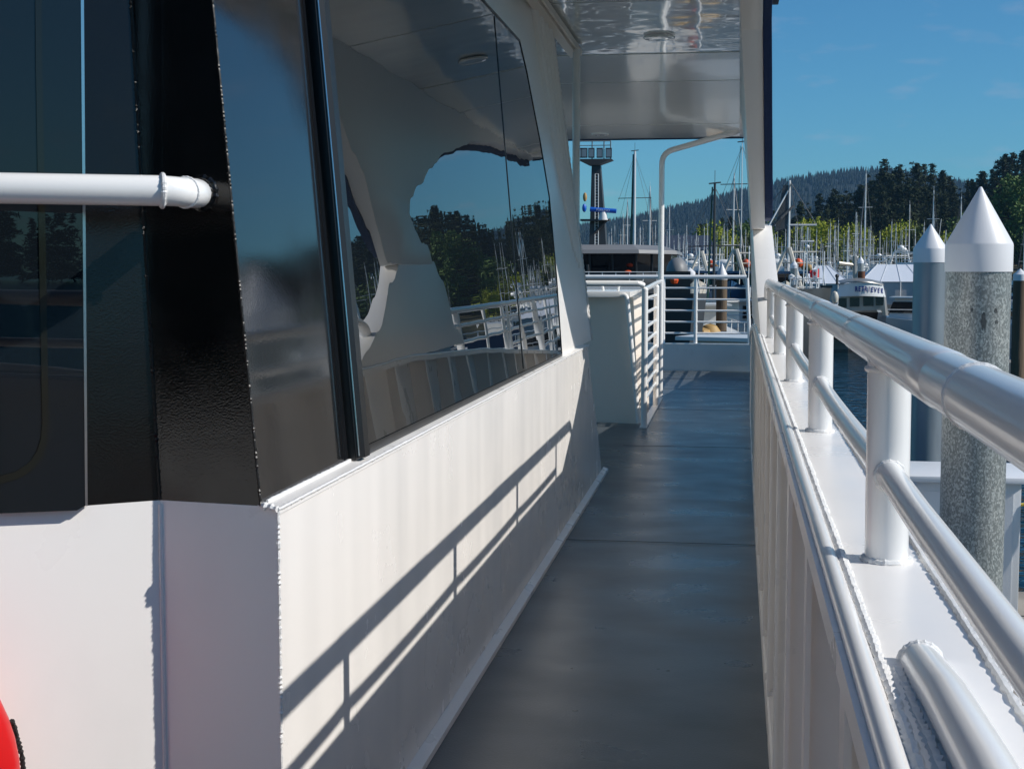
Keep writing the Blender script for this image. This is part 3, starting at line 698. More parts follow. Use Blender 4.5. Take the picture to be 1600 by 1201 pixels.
# railing along the stair opening
sr = empty('stair_railing', (-.65, 12, 0), 'white ladder-like railing of closely spaced bars beside the locker', 'railing')
for z in (.977, .868, .758, .648, .538, .428, .318, .208):
    m = MB(); m.tube([(-.650, 10.72, z), (-.655, 12.35, z)], .013, 10); m.build('bar', 'rail_white', sr, True)
for y in (10.7, 12.36):
    m = MB(); m.tube([(-.650, y, 0), (-.650, y, 1.04)], .024, 16); m.ball((-.650, y, 1.045), .025); m.build('post', 'rail_white', sr, True)
m = MB(); m.tube([(-.650, 10.72, 1.05), (-.652, 12.3, 1.08), (-.652, 13.1, 1.09)], .019, 12); m.build('top_rail', 'rail_white', sr, True)
m = MB(); m.tube([(-2.4, 10.66, 1.095), (-.70, 10.66, 1.095), (-.66, 10.69, 1.08)], .022, 14); m.build('cross_rail', 'rail_white', sr, True)
m = MB(); m.box((-.68, 10.62, .001), (-.625, 13.2, .012)); m.build('base_plate', 'white_paint', sr, True, smooth=0)
# locker / stair bulkhead
lk = empty('deck_locker', (-1.5, 11.6, 0), 'plain pale grey deck locker standing behind the deckhouse end', 'locker')
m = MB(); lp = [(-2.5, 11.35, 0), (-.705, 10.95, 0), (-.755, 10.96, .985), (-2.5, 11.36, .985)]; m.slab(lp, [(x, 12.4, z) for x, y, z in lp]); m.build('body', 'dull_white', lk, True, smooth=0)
m = MB(); m.box((-2.52, 10.90, .985), (-.775, 12.45, 1.03)); m.build('lid', 'rail_white', lk, True, bevel=.006, smooth=30)
m = MB(); m.tube(arc((-.60 - .25, 10.88, 1.0), (-.80, 10.88, 1.02), (-.795, 10.87, .96), 5) + [Vector((-.70, 10.84, .02))], .018, 12); m.build('brace', 'rail_white', lk, True)
for (x0, x1) in ((-1.32, -1.02), (-.90, -.62)):
    m = MB(); xb = x1 if x1 > -1 else x1
    if x1 < -1: P = [Vector((x0 - .1, 11.3, 1.10)), Vector((x1 - .07, 11.3, 1.10))] + arc((x1 - .06, 11.3, 1.10), (x1, 11.3, 1.10), (x1, 11.3, 1.03), 6)
    else: P = arc((x0, 11.3, 1.03), (x0, 11.3, 1.10), (x0 + .07, 11.3, 1.10), 6) + [Vector((-.70, 11.3, 1.10))]
    m.tube(P, .010, 10); m.build('grab_hoop', 'rail_white', lk, True)

# ------------------------------------------------------------------ life ring, bottom left
cR = onA(36, 1215, .07) + dir45 * .335; lr = empty('life_ring', cR, 'bright red life ring at the lower left corner', 'life ring')
m = MB(); RR = .272; rr0 = .06; vs = []; n1, n2 = 60, 20
for i in range(n1):
    a = 2 * pi * i / n1
    for k in range(n2):
        b = 2 * pi * k / n2; q = RR + rr0 * cos(b); m.v.append(cR + dir45 * (q * cos(a)) + nA * (rr0 * .8 * sin(b)) + Vector((0, 0, q * sin(a))))
for i in range(n1):
    for k in range(n2): m.f.append((i * n2 + k, ((i + 1) % n1) * n2 + k, ((i + 1) % n1) * n2 + (k + 1) % n2, i * n2 + (k + 1) % n2))
m.build('ring', 'red_plastic', lr, True)
m = MB(); bead(m, [onA(18, 1125, .06), onA(26, 1150, .012), onA(34, 1180, .006), onA(40, 1230, .006), onA(30, 1330, .03)], .0042, .008, 7, .2); m.build('rope', 'black_rope', lr, True)

# ------------------------------------------------------------------ dock, utility box, pilings
m = MB(); m.box((.75, -8, -1.95), (2.75, 12.2, -1.5)); tag(m.build('dock', 'concrete', smooth=0, bevel=.01), kind='structure')
m = MB()
for y in range(-7, 12): m.box((.75, y + .3, -1.4965), (2.75, y + .315, -1.4945))
tag(m.build('dock_joint', 'deck_seam', smooth=0), kind='structure')
ub = empty('utility_box', (1.8, 11.35, -1.5), 'white box with an overhanging lid on the dock behind the big piling', 'box')
m = MB(); m.box((1.44, 11.25, -1.5), (2.23, 11.95, -.44)); m.build('body', 'box_white', ub, True, bevel=.01, smooth=30)
m = MB(); m.box((1.35, 11.15, -.44), (2.30, 12.03, -.39)); m.build('lid', 'box_white', ub, True, bevel=.012, smooth=30)
m = MB(); m.box((1.50, 11.242, -1.42), (1.80, 11.248, -.52)); m.box((1.85, 11.242, -1.42), (2.17, 11.248, -.52)); m.build('door', 'box_white', ub, True, smooth=0)
m = MB()
for i in range(14): m.tube([(1.02 + .045 * i * .6, 9.6 + .11 * i, -1.5), (1.02 + .045 * i * .6, 9.6 + .11 * i, -.83)], .009, 6)
m.tube([(1.0, 9.55, -.83), (1.4, 11.1, -.83)], .014, 8); fe = m.build('dock_gate', 'rail_white'); tag(fe, 'low white barred gate on the dock beside the utility box', 'gate')
m = MB(); P = [Vector((2.24, 11.3, -.62))] + arc((2.27, 11.25, -.6), (2.40, 11.2, -.9), (2.30, 11.2, -1.1), 8) + arc((2.3, 11.2, -1.1), (2.26, 11.2, -1.35), (2.45, 11.1, -1.485), 8)
m.tube(P, .014, 8); hs = m.build('hose', 'yellow_hose'); tag(hs, 'yellow hose hanging beside the white utility box', 'hose')
m = MB(); P = [Vector((2.15 + .17 * cos(t), 10.6 + .2 * sin(t), -1.485 + .002 * t)) for t in [i * .35 for i in range(50)]]
m.tube(P, .009, 6); hs = m.build('coiled_line', 'black_rope'); tag(hs, 'dark line coiled on the dock boards at the right edge', 'rope')
def piling(c, r, ztop, label, body='galvanised', cap='cone_plastic', coneh=None, group=None):
    o = empty('dock_piling', (c[0], c[1], WZ), label, 'piling', group)
    MB().lathe([(r, WZ - 1), (r, ztop)], (c[0], c[1], 0), 48).build('shaft', body, o, True)
    ch = coneh or r * 2.1; q = r * 1.035; sk = r * .82
    MB().lathe([(q, ztop - .004), (q, ztop + sk), (q * .985, ztop + sk + .012), (r * .10, ztop + sk + ch * .93), (r * .05, ztop + sk + ch * .985), (.004, ztop + sk + ch)], (c[0], c[1], 0), 48).build('cone_cap', cap, o, True, smooth=25)
    return o
c = atY(1529, 420, 9.0); bigp = piling((c.x, c.y), .193, 1.19, 'big mottled galvanised piling with white cone cap, nearest to the handrail', coneh=.355)
for (px_, py_, w_, h_) in ((1536, 502, .017, .055), (1519, 484, .008, .012), (1556, 486, .014, .016), (1558, 503, .014, .013)):
    m = MB(); p = atY(px_, py_, 8.82); a0 = atan2(p.y - c.y, p.x - c.x); rq = random.Random(px_); ring_ = []
    for i in range(18):
        t_ = 2 * pi * i / 18; q = rq.uniform(.7, 1.15); aa = a0 + w_ * q * cos(t_) / .193; ring_.append((c.x + .1937 * cos(aa), c.y + .1937 * sin(aa), p.z + h_ * q * sin(t_)))
    m.add([(c.x + .1937 * cos(a0), c.y + .1937 * sin(a0), p.z)] + ring_, [(0, i + 1, (i + 1) % 18 + 1) for i in range(18)]); m.build('smudge', 'smudge', bigp, True)
c = atY(1453, 411, 18.2); piling((c.x, c.y), .198, 1.29, 'slimmer-looking smooth grey piling with white cone, left of the big piling', 'galvanised_smooth', coneh=.31)
c = atY(1594, 432, 27); piling((c.x, c.y), .12, 1.0, 'brown rusty piling cut off by the right edge', 'piling_wood', coneh=.12)
c = atY(1128, 425, 50); piling((c.x, c.y), .19, 0.85, 'brown wooden piling with pointed white cap seen through the end railing', 'piling_wood', coneh=.42)
c = atY(1078, 430, 60); piling((c.x, c.y), .22, 0.9, 'pale grey piling with blunt cap left of the rail post', 'galvanised', coneh=.2)
c = atY(1241, 412, 62); piling((c.x, c.y), .16, 1.25, 'thin grey-blue piling standing behind the aluminium hull', 'galvanised', coneh=.2)
c = atY(1345, 400, 120); piling((c.x, c.y), .25, 1.7, 'distant grey piling between the two white tents', 'galvanised', coneh=.4)
pg = None
for i, (x, y) in enumerate([(16, 34), (24, 52), (31, 60), (20, 45), (27, 40)]):
    if pg is None: pg = piling((x, y), .18, 1.2, 'brown wooden piling of the finger docks beyond the right edge', 'piling_wood', group='pilings of the finger docks'); px0, py0 = x, y
    else: copy_tree(pg, None, (x, y, WZ))

# ------------------------------------------------------------------ boats
def hull_mesh(L, beam, free, bowrise=.35, stern=.8, draft=.3, n=16, flare=.82):
    """bow towards +x, waterline z=0"""
    mb = MB(); m_ = 7
    for i in range(n + 1):
        t = i / n; x = -L / 2 + L * t
        hb = beam / 2 * (stern + (1 - stern) * sin(min(1, t / .45) * pi / 2)) * (1 if t < .45 else max(.012, cos((t - .45) / .55 * pi / 2) ** .75))
        z1 = free * (1 + bowrise * t * t * t * 1.3 + .08 * (1 - t) ** 2)
        for k in range(m_):
            s = k / (m_ - 1); ang = s
            mb.v.append((x + (s * free * .35 * t ** 4), hb * (flare + (1 - flare) * s ** 1.5) * (0.35 if k == 0 else 1) * (1 - .55 * (t ** 6) * (1 - s)), -draft + (z1 + draft) * s))
    half = len(mb.v)
    mb.v += [(x, -y, z) for x, y, z in mb.v]
    for i in range(n):
        for k in range(m_ - 1):
            a = i * m_ + k; mb.f.append((a, a + m_, a + m_ + 1, a + 1)); b = a + half; mb.f.append((b, b + 1, b + m_ + 1, b + m_))
        a = i * m_ + m_ - 1; mb.f.append((a, a + m_, a + m_ + half, a + half))
    for k in range(m_ - 1): mb.f.append((k, k + 1, half + k + 1, half + k))
    return mb
def cabin(mb, x0, x1, w0, z0, z1, rake0=.3, rake1=.6, taper=.85):
    lp0 = [(x0, -w0, z0), (x1, -w0 * .8, z0), (x1, w0 * .8, z0), (x0, w0, z0)]
    lp1 = [(x0 + rake0, -w0 * taper, z1), (x1 - rake1, -w0 * .8 * taper, z1), (x1 - rake1, w0 * .8 * taper, z1), (x0 + rake0, w0 * taper, z1)]
    mb.slab(lp0, lp1)
def sailboat(seed, mastm='mast_alu', cover='sail_cover_blue', hullm='boat_white', H=12.0):
    r = random.Random(seed); o = empty('sailboat', (0, 0, WZ), 'white sailboat with a bare mast moored in the crowded marina', 'sailboat', 'sailboats moored in the marina')
    L = H * .78
    hull_mesh(L, L * .3, 1.05).build('hull', hullm, o)
    m = MB(); cabin(m, -L * .12, L * .28, L * .09, 1.0, 1.55, .15, .8); m.box((-L * .36, -L * .08, 1.0), (-L * .14, -L * .06, 1.3)); m.box((-L * .36, L * .06, 1.0), (-L * .14, L * .08, 1.3)); m.build('cabin', 'boat_white', o)
    m = MB(); m.box((-L * .05, -L * .0905, 1.2), (L * .15, L * .0905, 1.38)); m.build('cabin_window', 'boat_window', o, smooth=0)
    mx = L * .1
    m = MB(); m.tube([(mx, 0, 1.0), (mx, 0, H * .6), (mx + .05, 0, H)], [.085, .08, .05], 8)
    for z, w_ in ((H * .45, .95), (H * .72, .7)): m.tube([(mx, -w_, z), (mx, w_, z)], .03, 5)
    m.tube([(mx, 0, H), (mx, 0, H + .5)], .012, 4); m.build('mast', mastm, o)
    m = MB(); m.tube([(mx - .1, 0, 2.2), (mx - L * .36, 0, 2.3)], .07, 6); bo = m.build('boom', mastm, o)
    m = MB(); m.tube([(mx - .15, 0, 2.42), (mx - L * .2, 0, 2.42), (mx - L * .35, 0, 2.38)], [.2, .17, .1], 8); m.build('sail_cover', cover, bo)
    m = MB(); bt = (mx, 0, H * .98)
    for q in ((L * .53, 0, 1.4), (-L * .49, 0, 1.1), (mx - .2, L * .14, 1.1), (mx - .2, -L * .14, 1.1)): m.tube([bt, q], .014, 3, False)
    m.tube([(mx + .0, 0, H * .93), (L * .5, 0, 1.5)], [.03, .07], 5)
    m.build('rigging', 'wire', o); return o
def yacht(seed, L=12., hullm='boat_white', stripe=True, fly=True):
    o = empty('motor_yacht', (0, 0, WZ), 'white motor yacht with dark windows moored in the marina', 'motor yacht', 'motor yachts moored in the marina')
    hull_mesh(L, L * .32, 1.3, .55, .92).build('hull', hullm, o)
    m = MB(); cabin(m, -L * .33, L * .22, L * .125, 1.25, 2.75, .1, 1.6); m.box((-L * .45, -L * .12, 2.72), (L * .06, L * .12, 2.82)); m.build('superstructure', 'boat_white', o)
    m = MB(); cabin(m, -L * .29, L * .185, L * .1235, 1.75, 2.38, .12, .78, .985); m.build('window_band', 'boat_window', o)
    if fly:
        m = MB(); cabin(m, -L * .2, L * .05, L * .1, 2.82, 3.5, .1, .8); m.box((-L * .22, -L * .1, 4.35), (L * .02, L * .1, 4.43))
        for sx in (-L * .2, L * .0):
            for sy in (-1, 1): m.tube([(sx, sy * L * .09, 3.3), (sx, sy * L * .09, 4.36)], .03, 5)
        m.build('flybridge', 'boat_white', o)
        m = MB(); m.tube([(-L * .25, -L * .11, 2.8), (-L * .29, -L * .09, 4.7), (-L * .29, L * .09, 4.7), (-L * .25, L * .11, 2.8)], .09, 6); m.ball((-L * .29, 0, 4.98), .32, 12, (1, 1, .8)); m.tube([(-L * .29, .6, 4.7), (-L * .31, .6, 7.3)], .02, 4); m.build('radar_arch', 'boat_white', o)
    m = MB()
    pr = [(-L * .1, L * .16), (L * .1, L * .155), (L * .3, L * .12), (L * .45, L * .05), (L * .5, 0)]
    for s in (1, -1):
        m.tube([(x, s * y, 2.25 + .15 * max(0, x / L)) for x, y in pr], .025, 5)
        for x, y in pr: m.tube([(x, s * y, 1.35), (x, s * y, 2.25 + .15 * max(0, x / L))], .018, 4)
    m.build('bow_rail', 'mast_alu', o)
    return o
sb = [sailboat(1), sailboat(2, cover='sail_cover_green'), sailboat(3, 'mast_alu', 'sail_cover_blue', 'boat_blue'), sailboat(4, 'boat_white', 'tent', 'boat_white')]
yt = [yacht(1), yacht(2, 10, fly=False), yacht(3, 14, 'boat_blue')]
def put_sail(k, px, ty, Y, rz, used=[0] * 4, label=None, X=None):
    z = 1.2 + (421 - ty) / 2234 * Y; H = z - WZ; sc = H / 12.; o = sb[k] if not used[k] else copy_tree(sb[k]); used[k] = 1
    Xw = (px - 1144) / 2234 * Y
    o.scale = (sc,) * 3; mo = 12 * .078 * sc
    o.location = (Xw - mo * cos(rz), Y - mo * sin(rz), WZ); o.rotation_euler = (0, 0, rz)
    if label:
        o['label'] = label
        if 'group' in o: del o['group']
    return o
rr = random.Random(77)
named = [(1345, 275, 205, 'tallest white mast in the marina, on a sailboat right of centre, with two spreaders'),
         (1446, 301, 215, 'sailboat whose thin mast stands just above the small piling cone'),
         (1487, 311, 200, 'sailboat whose mast stands between the two piling cones'),
         (1411, 322, 190, 'sailboat with raked stays and mast left of the small piling'),
         (1145, 272, 140, 'sailboat with a tall thin mast left of the fin pillar'),
         (1015, 291, 120, 'sailboat with a pale yellowish mast beside the bent pipe post')]
lst = [(1225, 356), (1243, 350), (1251, 354), (1262, 362), (1279, 372), (1290, 362), (1293, 352), (1301, 352), (1305, 348), (1331, 332), (1333, 336), (1368, 365), (1385, 349), (1391, 357), (1406, 356), (1433, 352), (1437, 362), (1448, 335), (1580, 356), (1592, 352), (1213, 358), (1207, 366), (1232, 360), (1272, 370), (1314, 368), (1322, 384), (1353, 366), (1378, 372), (1420, 360), (1466, 366), (1456, 372),
       (980, 312), (973, 336), (960, 352), (951, 362), (1000, 352), (1046, 320), (1060, 362), (1073, 352), (1088, 360), (1100, 352), (1105, 350), (1131, 350), (1136, 358), (1157, 355), (1164, 362), (966, 366), (986, 360), (1068, 370), (1081, 372), (1120, 362)]
for i, (px, ty) in enumerate(lst):
    put_sail(i % 4, px, ty + rr.uniform(-3, 3), rr.uniform(165, 262), rr.uniform(.9, 2.2) * rr.choice((1, -1)))
for i in range(72):
    px = rr.choice((rr.uniform(1205, 1470), rr.uniform(1205, 1470), rr.uniform(930, 1165)))
    put_sail(rr.randrange(4), px, rr.uniform(352, 392), rr.uniform(130, 262), rr.uniform(.9, 2.2) * rr.choice((1, -1)))
for i in range(34):
    put_sail(rr.randrange(4), 1615 + i * 13 + rr.uniform(-5, 5), rr.uniform(300, 360), rr.uniform(90, 230), rr.uniform(.9, 2.2) * rr.choice((1, -1)))
for px, ty, Y, lb in named: put_sail(rr.randrange(4), px, ty, Y, rr.uniform(1.1, 2.0) * rr.choice((1, -1)), label=lb)
uy = [0, 0, 0]
def put_yacht(k, px, Y, rz, sc=1., label=None):
    o = yt[k] if not uy[k] else copy_tree(yt[k]); uy[k] = 1
    o.location = ((px - 1144) / 2234 * Y, Y, WZ); o.rotation_euler = (0, 0, rz); o.scale = (sc,) * 3
    if label:
        o['label'] = label
        if 'group' in o: del o['group']
    return o
for i, (px, Y, rz, sc) in enumerate([(1395, 150, 2.9, 1.15), (1218, 150, .3, .8), (1330, 165, 2.6, .9), (1260, 180, .4, .9), (1430, 185, .2, 1), (1300, 140, 2.8, .75), (1370, 200, .2, 1), (985, 170, .2, .9), (1060, 150, 2.9, .8), (1095, 130, .3, .75), (1150, 160, 3.0, .9), (1592, 110, 2.7, .9), (1130, 190, .1, 1), (1480, 200, .1, 1), (1030, 190, 2.9, .9), (1235, 205, 2.8, 1), (1590, 62, 2.2, .7)]):
    put_yacht(i % 3 if i != 0 else 0, px, Y, rz, sc)
for i in range(34):
    put_yacht(rr.randrange(3), rr.choice((rr.uniform(1205, 1450), rr.uniform(1205, 1450), rr.uniform(1040, 1165))), rr.uniform(125, 240), rr.choice((.2, 2.9, 1.2, 2.0)) + rr.uniform(-.3, .3), rr.uniform(.8, 1.15))
for i in range(22):
    put_yacht(rr.choice((0, 0, 1)), 1640 + i * 36 + rr.uniform(-14, 14), rr.uniform(42, 100), rr.choice((2.0, 2.3, -.9, 1.2)) + rr.uniform(-.2, .2), rr.uniform(.6, .95))
# finger docks
m = MB()
for (x0, y0, x1, y1) in ((-14, 118, 60, 121), (-14, 160, 80, 163), (2, 96, 60, 98), (14, 38, 15.5, 92), (22, 30, 60, 32), (6.2, 45, 14, 46.5), (-10, 205, 100, 208)):
    m.box((x0, y0, WZ - .3), (x1, y1, WZ + .45))
tag(m.build('finger_docks', 'concrete', smooth=0), kind='structure')

# dark grey patrol vessel with floodlight mast, dead ahead
Y0 = 45.
sh = empty('grey_patrol_vessel', (-4.6, 47, WZ), 'dark grey vessel with wraparound black windows and a tall floodlight mast, straight ahead', 'ship')
def W2(px, py, y=Y0): return atY(px, py, y)
m = MB()   # hull, bow towards the camera
sec = []
for (y, hw, zt_) in ((40.2, .25, 1.0), (41.2, 1.1, .92), (42.6, 1.9, .82), (45, 2.45, .70), (50, 2.7, .60), (56, 2.6, .60)):
    sec.append([(-4.35 - hw * .62, y + .3, WZ - .4), (-4.35 - hw * .85, y + .1, -.9), (-4.35 - hw, y, zt_), (-4.35 + hw, y, zt_), (-4.35 + hw * .85, y + .1, -.9), (-4.35 + hw * .62, y + .3, WZ - .4)])
for s_ in sec: m.v += s_
for i in range(5):
    for k in range(5): m.f.append((i * 6 + k, i * 6 + k + 1, (i + 1) * 6 + k + 1, (i + 1) * 6 + k))
m.f.append(tuple(range(6))); m.build('hull', 'ship_grey', sh, True, smooth=40)
m = MB(); a, b = W2(880, 428), W2(1048, 428); c_, d_ = W2(890, 398), W2(1056, 398)
fr = [(-6.25, 46.0, .70), (-5.2, 44.9, .72), (-3.0, 44.9, .72), (-1.95, 46.0, .70), (-1.95, 51, .7), (-6.25, 51, .7)]
mid = [(x, y, z + .50) for x, y, z in fr]; top = [(-4.1 + (x + 4.1) * 1.02, y - .22, z + 1.08) for x, y, z in fr]
m.slab(fr, [(x, y, z + .38) for x, y, z in fr]); m.build('cabin_wall', 'ship_grey', sh, True, smooth=0)
m = MB(); m.slab([(x, y, z + .382) for x, y, z in fr], [(x, y - .2, z + .98) for x, y, z in fr]); wb = m.build('window_band', 'boat_window', sh, True, smooth=0)
m = MB()
for t_ in (0, .33, .66, 1):
    p0 = Vector(fr[1]).lerp(Vector(fr[2]), t_); m.tube([p0 + Vector((0, -.02, .39)), p0 + Vector((0, -.22, .98))], .035, 5)
for a_, b_ in ((0, 1), (2, 3)):
    for t_ in (.45,):
        p0 = Vector(fr[a_]).lerp(Vector(fr[b_]), t_); m.tube([p0 + Vector((0, -.02, .39)), p0 + Vector((0, -.22, .98))], .035, 5)
m.build('mullion', 'ship_grey', wb, True)
m = MB(); t0 = [(-4.1 + (x + 4.1) * 1.1, y - .45, z + .985) for x, y, z in fr]; t1 = [(-4.1 + (x + 4.1) * 1.08, y - .38, z + 1.10) for x, y, z in fr]; t2 = [(-4.1 + (x + 4.1) * .86, y + .2, z + 1.27) for x, y, z in fr]
m.slab(t0, t1); m.slab([(x, y, z + .001) for x, y, z in t1], t2); m.build('roof', 'ship_roof', sh, True, smooth=0)
# mast
m = MB()
bl, br = atY(921, 382, 47), atY(948, 382, 47); tl, tr = atY(927, 258, 47), atY(938, 258, 47)
m.slab([(bl.x, 46.9, 1.8), (br.x, 46.9, 1.8), (br.x, 47.6, 1.8), (bl.x, 47.6, 1.8)], [(tl.x - .05, 46.95, tl.z), (tr.x, 46.95, tl.z), (tr.x, 47.4, tl.z), (tl.x - .05, 47.4, tl.z)])
mt = m.build('mast', 'ship_grey', sh, True, smooth=0)
m = MB()
for dx in (.05, .16): m.tube([(tl.x + dx + .02, 46.90, tl.z - .3), (bl.x + dx + .15, 46.84, 1.9)], .014, 5)
for i in range(26):
    t_ = i / 26; p_ = Vector((tl.x + .07, 46.9, tl.z - .3)).lerp(Vector((bl.x + .2, 46.84, 1.9)), t_); m.tube([p_, p_ + Vector((.12, 0, 0))], .008, 4)
m.build('mast_ladder', 'mast_alu', mt, True)
m = MB(); p0 = atY(904, 250, 47); p1 = atY(957, 250, 47); pz = p0.z
m.slab([(p0.x, 46.6, pz), (p1.x, 46.6, pz), (p1.x, 47.6, pz), (p0.x, 47.6, pz)], [(p0.x + .35, 46.85, pz - .18), (p1.x - .45, 46.85, pz - .18), (p1.x - .45, 47.4, pz - .18), (p0.x + .35, 47.4, pz - .18)])
zt2 = atY(950, 222, 47).z
for x in (p0.x + .03, -4.6, p1.x - .25, p1.x - .03): m.tube([(x, 46.62, pz), (x, 46.62, zt2)], .02, 5)
for z in (zt2, zt2 - .14): m.tube([(p0.x + .03, 46.62, z), (p1.x - .03, 46.62, z)], .014, 5)
m.build('platform', 'ship_roof', mt, True, smooth=0)
for px in (905, 913, 924, 937, 951):
    q0 = atY(px, 239, 46.55); m = MB(); m.box((q0.x - .1, 46.52, q0.z - .16), (q0.x + .1, 46.62, q0.z + .16)); fo = m.build('floodlight', 'mast_dark', mt, True, smooth=0)
    m = MB(); m.box((q0.x - .075, 46.512, q0.z - .13), (q0.x + .075, 46.518, q0.z + .12)); m.build('lens', 'lamp_lens', fo, True, smooth=0)
m = MB(); p2 = atY(908, 346, 46.8); p3 = atY(953, 344, 46.8); m.box((p2.x, 46.5, p3.z - .03), (p3.x, 47.1, p3.z + .03)); m.tube([(p3.x - .1, 46.8, p3.z), (bl.x + .15, 46.8, p3.z - .45)], .05, 6); m.build('bracket', 'ship_grey', mt, True, smooth=0)
m = MB(); p4 = atY(922, 327, 46.5); p5 = atY(963, 330, 46.5); m.tube([p4, p5], .075, 12); ra = m.build('radar_bar', 'radar_blue', sh, True)
m = MB(); c5 = (p4 + p5) / 2; m.lathe([(.16, -.32), (.13, -.15), (.10, -.06)], (c5.x, c5.y, c5.z), 14); m.build('radar_base', 'boat_white', sh, True)
text_mesh('radar_lettering', 'FURUNO', .11, 'text_white', ra, (c5.x + 4.6, c5.y - 47 - .08, c5.z - WZ - .0), (pi / 2, math.atan2(-(p5.z - p4.z), p5.x - p4.x) , 0))
m = MB(); q1 = atY(914, 308, 46.9); m.ball(q1, .09, 10, (.8, .8, 1.7)); m.build('horn', 'buoy_tan', sh, True)
m = MB(); q1 = atY(913, 325, 46.9); m.ball(q1, .11, 10, (.7, .8, 1.3)); m.build('blue_lamp', 'radar_blue', sh, True)
m = MB()
for px, z_ in ((1030, 1.1), (1010, 1.1)): pass
for x in [-6.9 + i * .42 for i in range(13)]: m.tube([(x, 43.5, .78), (x, 43.5, 1.12)], .012, 4)
m.tube([(-6.9, 43.5, 1.12), (-1.9, 43.5, 1.12)], .014, 4); m.build('deck_rail', 'mast_alu', sh, True)
m = MB(); q1 = atY(975, 425, 44.2); m.ball((q1.x + .1, 44.55, 1.12), .10, 10, (1.2, 1, .6)); m.build('red_light', 'orange_plastic', sh, True)
m = MB()
for x in (-4.7, -4.0): m.tube([(x, 44.3, .7), (x, 44.3, 1.08)], .03, 5)
m.box((-4.75, 44.27, .86), (-3.95, 44.33, .95)); m.tube([(-4.45, 44.3, .9), (-4.5, 44.3, 1.35)], .04, 5); m.build('deck_winch', 'mast_dark', sh, True, smooth=0)
# grey tender with windscreen beside the vessel
td = empty('grey_tender', atY(1060, 440, 39), 'small boat with rounded grey windscreen beside the patrol vessel', 'boat')
m = MB(); q0 = atY(1058, 425, 39); m.ball((q0.x, 39, q0.z - .02), .50, 16, (.62, .8, .85)); m.build('windscreen_hood', 'ship_roof', td, True)
m = MB(); m.box((q0.x - .35, 38.4, q0.z - .6), (q0.x + .38, 38.55, q0.z + .02)); m.ball((q0.x + .22, 38.6, q0.z - .2), .2, 10, (1.3, 1, .8)); m.build('canvas_cover', 'boat_black', td, True)
m = MB(); m.slab([(q0.x - .5, 37.8, WZ - .1), (q0.x + .3, 37.8, WZ - .1), (q0.x + .5, 40, WZ - .1), (q0.x - .6, 40, WZ - .1)], [(q0.x - .7, 37.0, q0.z - .55), (q0.x + .5, 37.0, q0.z - .55), (q0.x + .8, 40, q0.z - .6), (q0.x - .8, 40, q0.z - .6)]); m.build('hull', 'ship_grey', td, True, smooth=0)
m = MB(); m.ball((q0.x - .05, 38.35, q0.z - .22), .12, 8); m.build('red_cover', 'orange_plastic', td, True)

# mast dark + white, ahead left (tall ketch)
def single_mast(px, ty, Y, mt, r, label, spr=(), base=395):
    p = atY(px, ty, Y); o = empty('tall_mast_boat', (p.x, Y, WZ), label, 'sailboat')
    hull_mesh(11, 3, 1.1).build('hull', 'boat_white', o)
    m = MB(); cabin(m, -1.5, 3, 1, 1.05, 1.6, .15, .8); m.build('cabin', 'boat_white', o)
    H = p.z - WZ
    m = MB(); m.tube([(0, 0, 1.0), (0, 0, H)], [r, r * .7], 8); m.build('mast', mt, o)
    m = MB(); m.tube([(-.28, 0, 1.0), (-.1, 0, H * .98)], [r * .9, r * .5], 6); m.build('furled_sail', 'sail_cover_green', o)
    m = MB()
    m.tube([(-.25, 0, H), (.25, 0, H + .05)], .03, 5); m.tube([(0, 0, H), (0, 0, H + .55)], .012, 4); m.build('masthead', 'mast_dark', o)
    for s_ in spr: m = MB(); m.tube([(-1.1, 0, H * s_), (1.1, .4, H * s_ + .05)], .025, 5); m.build('spreader', 'mast_dark', o)
    m = MB()
    for q in ((-2.2, 0, 1.2), (2.4, 0, 1.2), (1.1, .4, H * .7), (-1.1, 0, H * .7)): m.tube([(0, 0, H * .98), q], .010, 3, False)
    m.build('rigging', 'wire', o); return o
single_mast(992, 236, 95, 'mast_alu', .11, 'sailboat with a tall mast and dark furled sail, left of the bent pipe post', (.72,))
single_mast(1117, 287, 60, 'mast_dark', .07, 'black mast with blocks at its top, right of the bent pipe post', (.62,))
single_mast(1160, 222, 75, 'mast_alu', .03, 'hair-thin antenna mast just left of the fin pillar', (.78,))

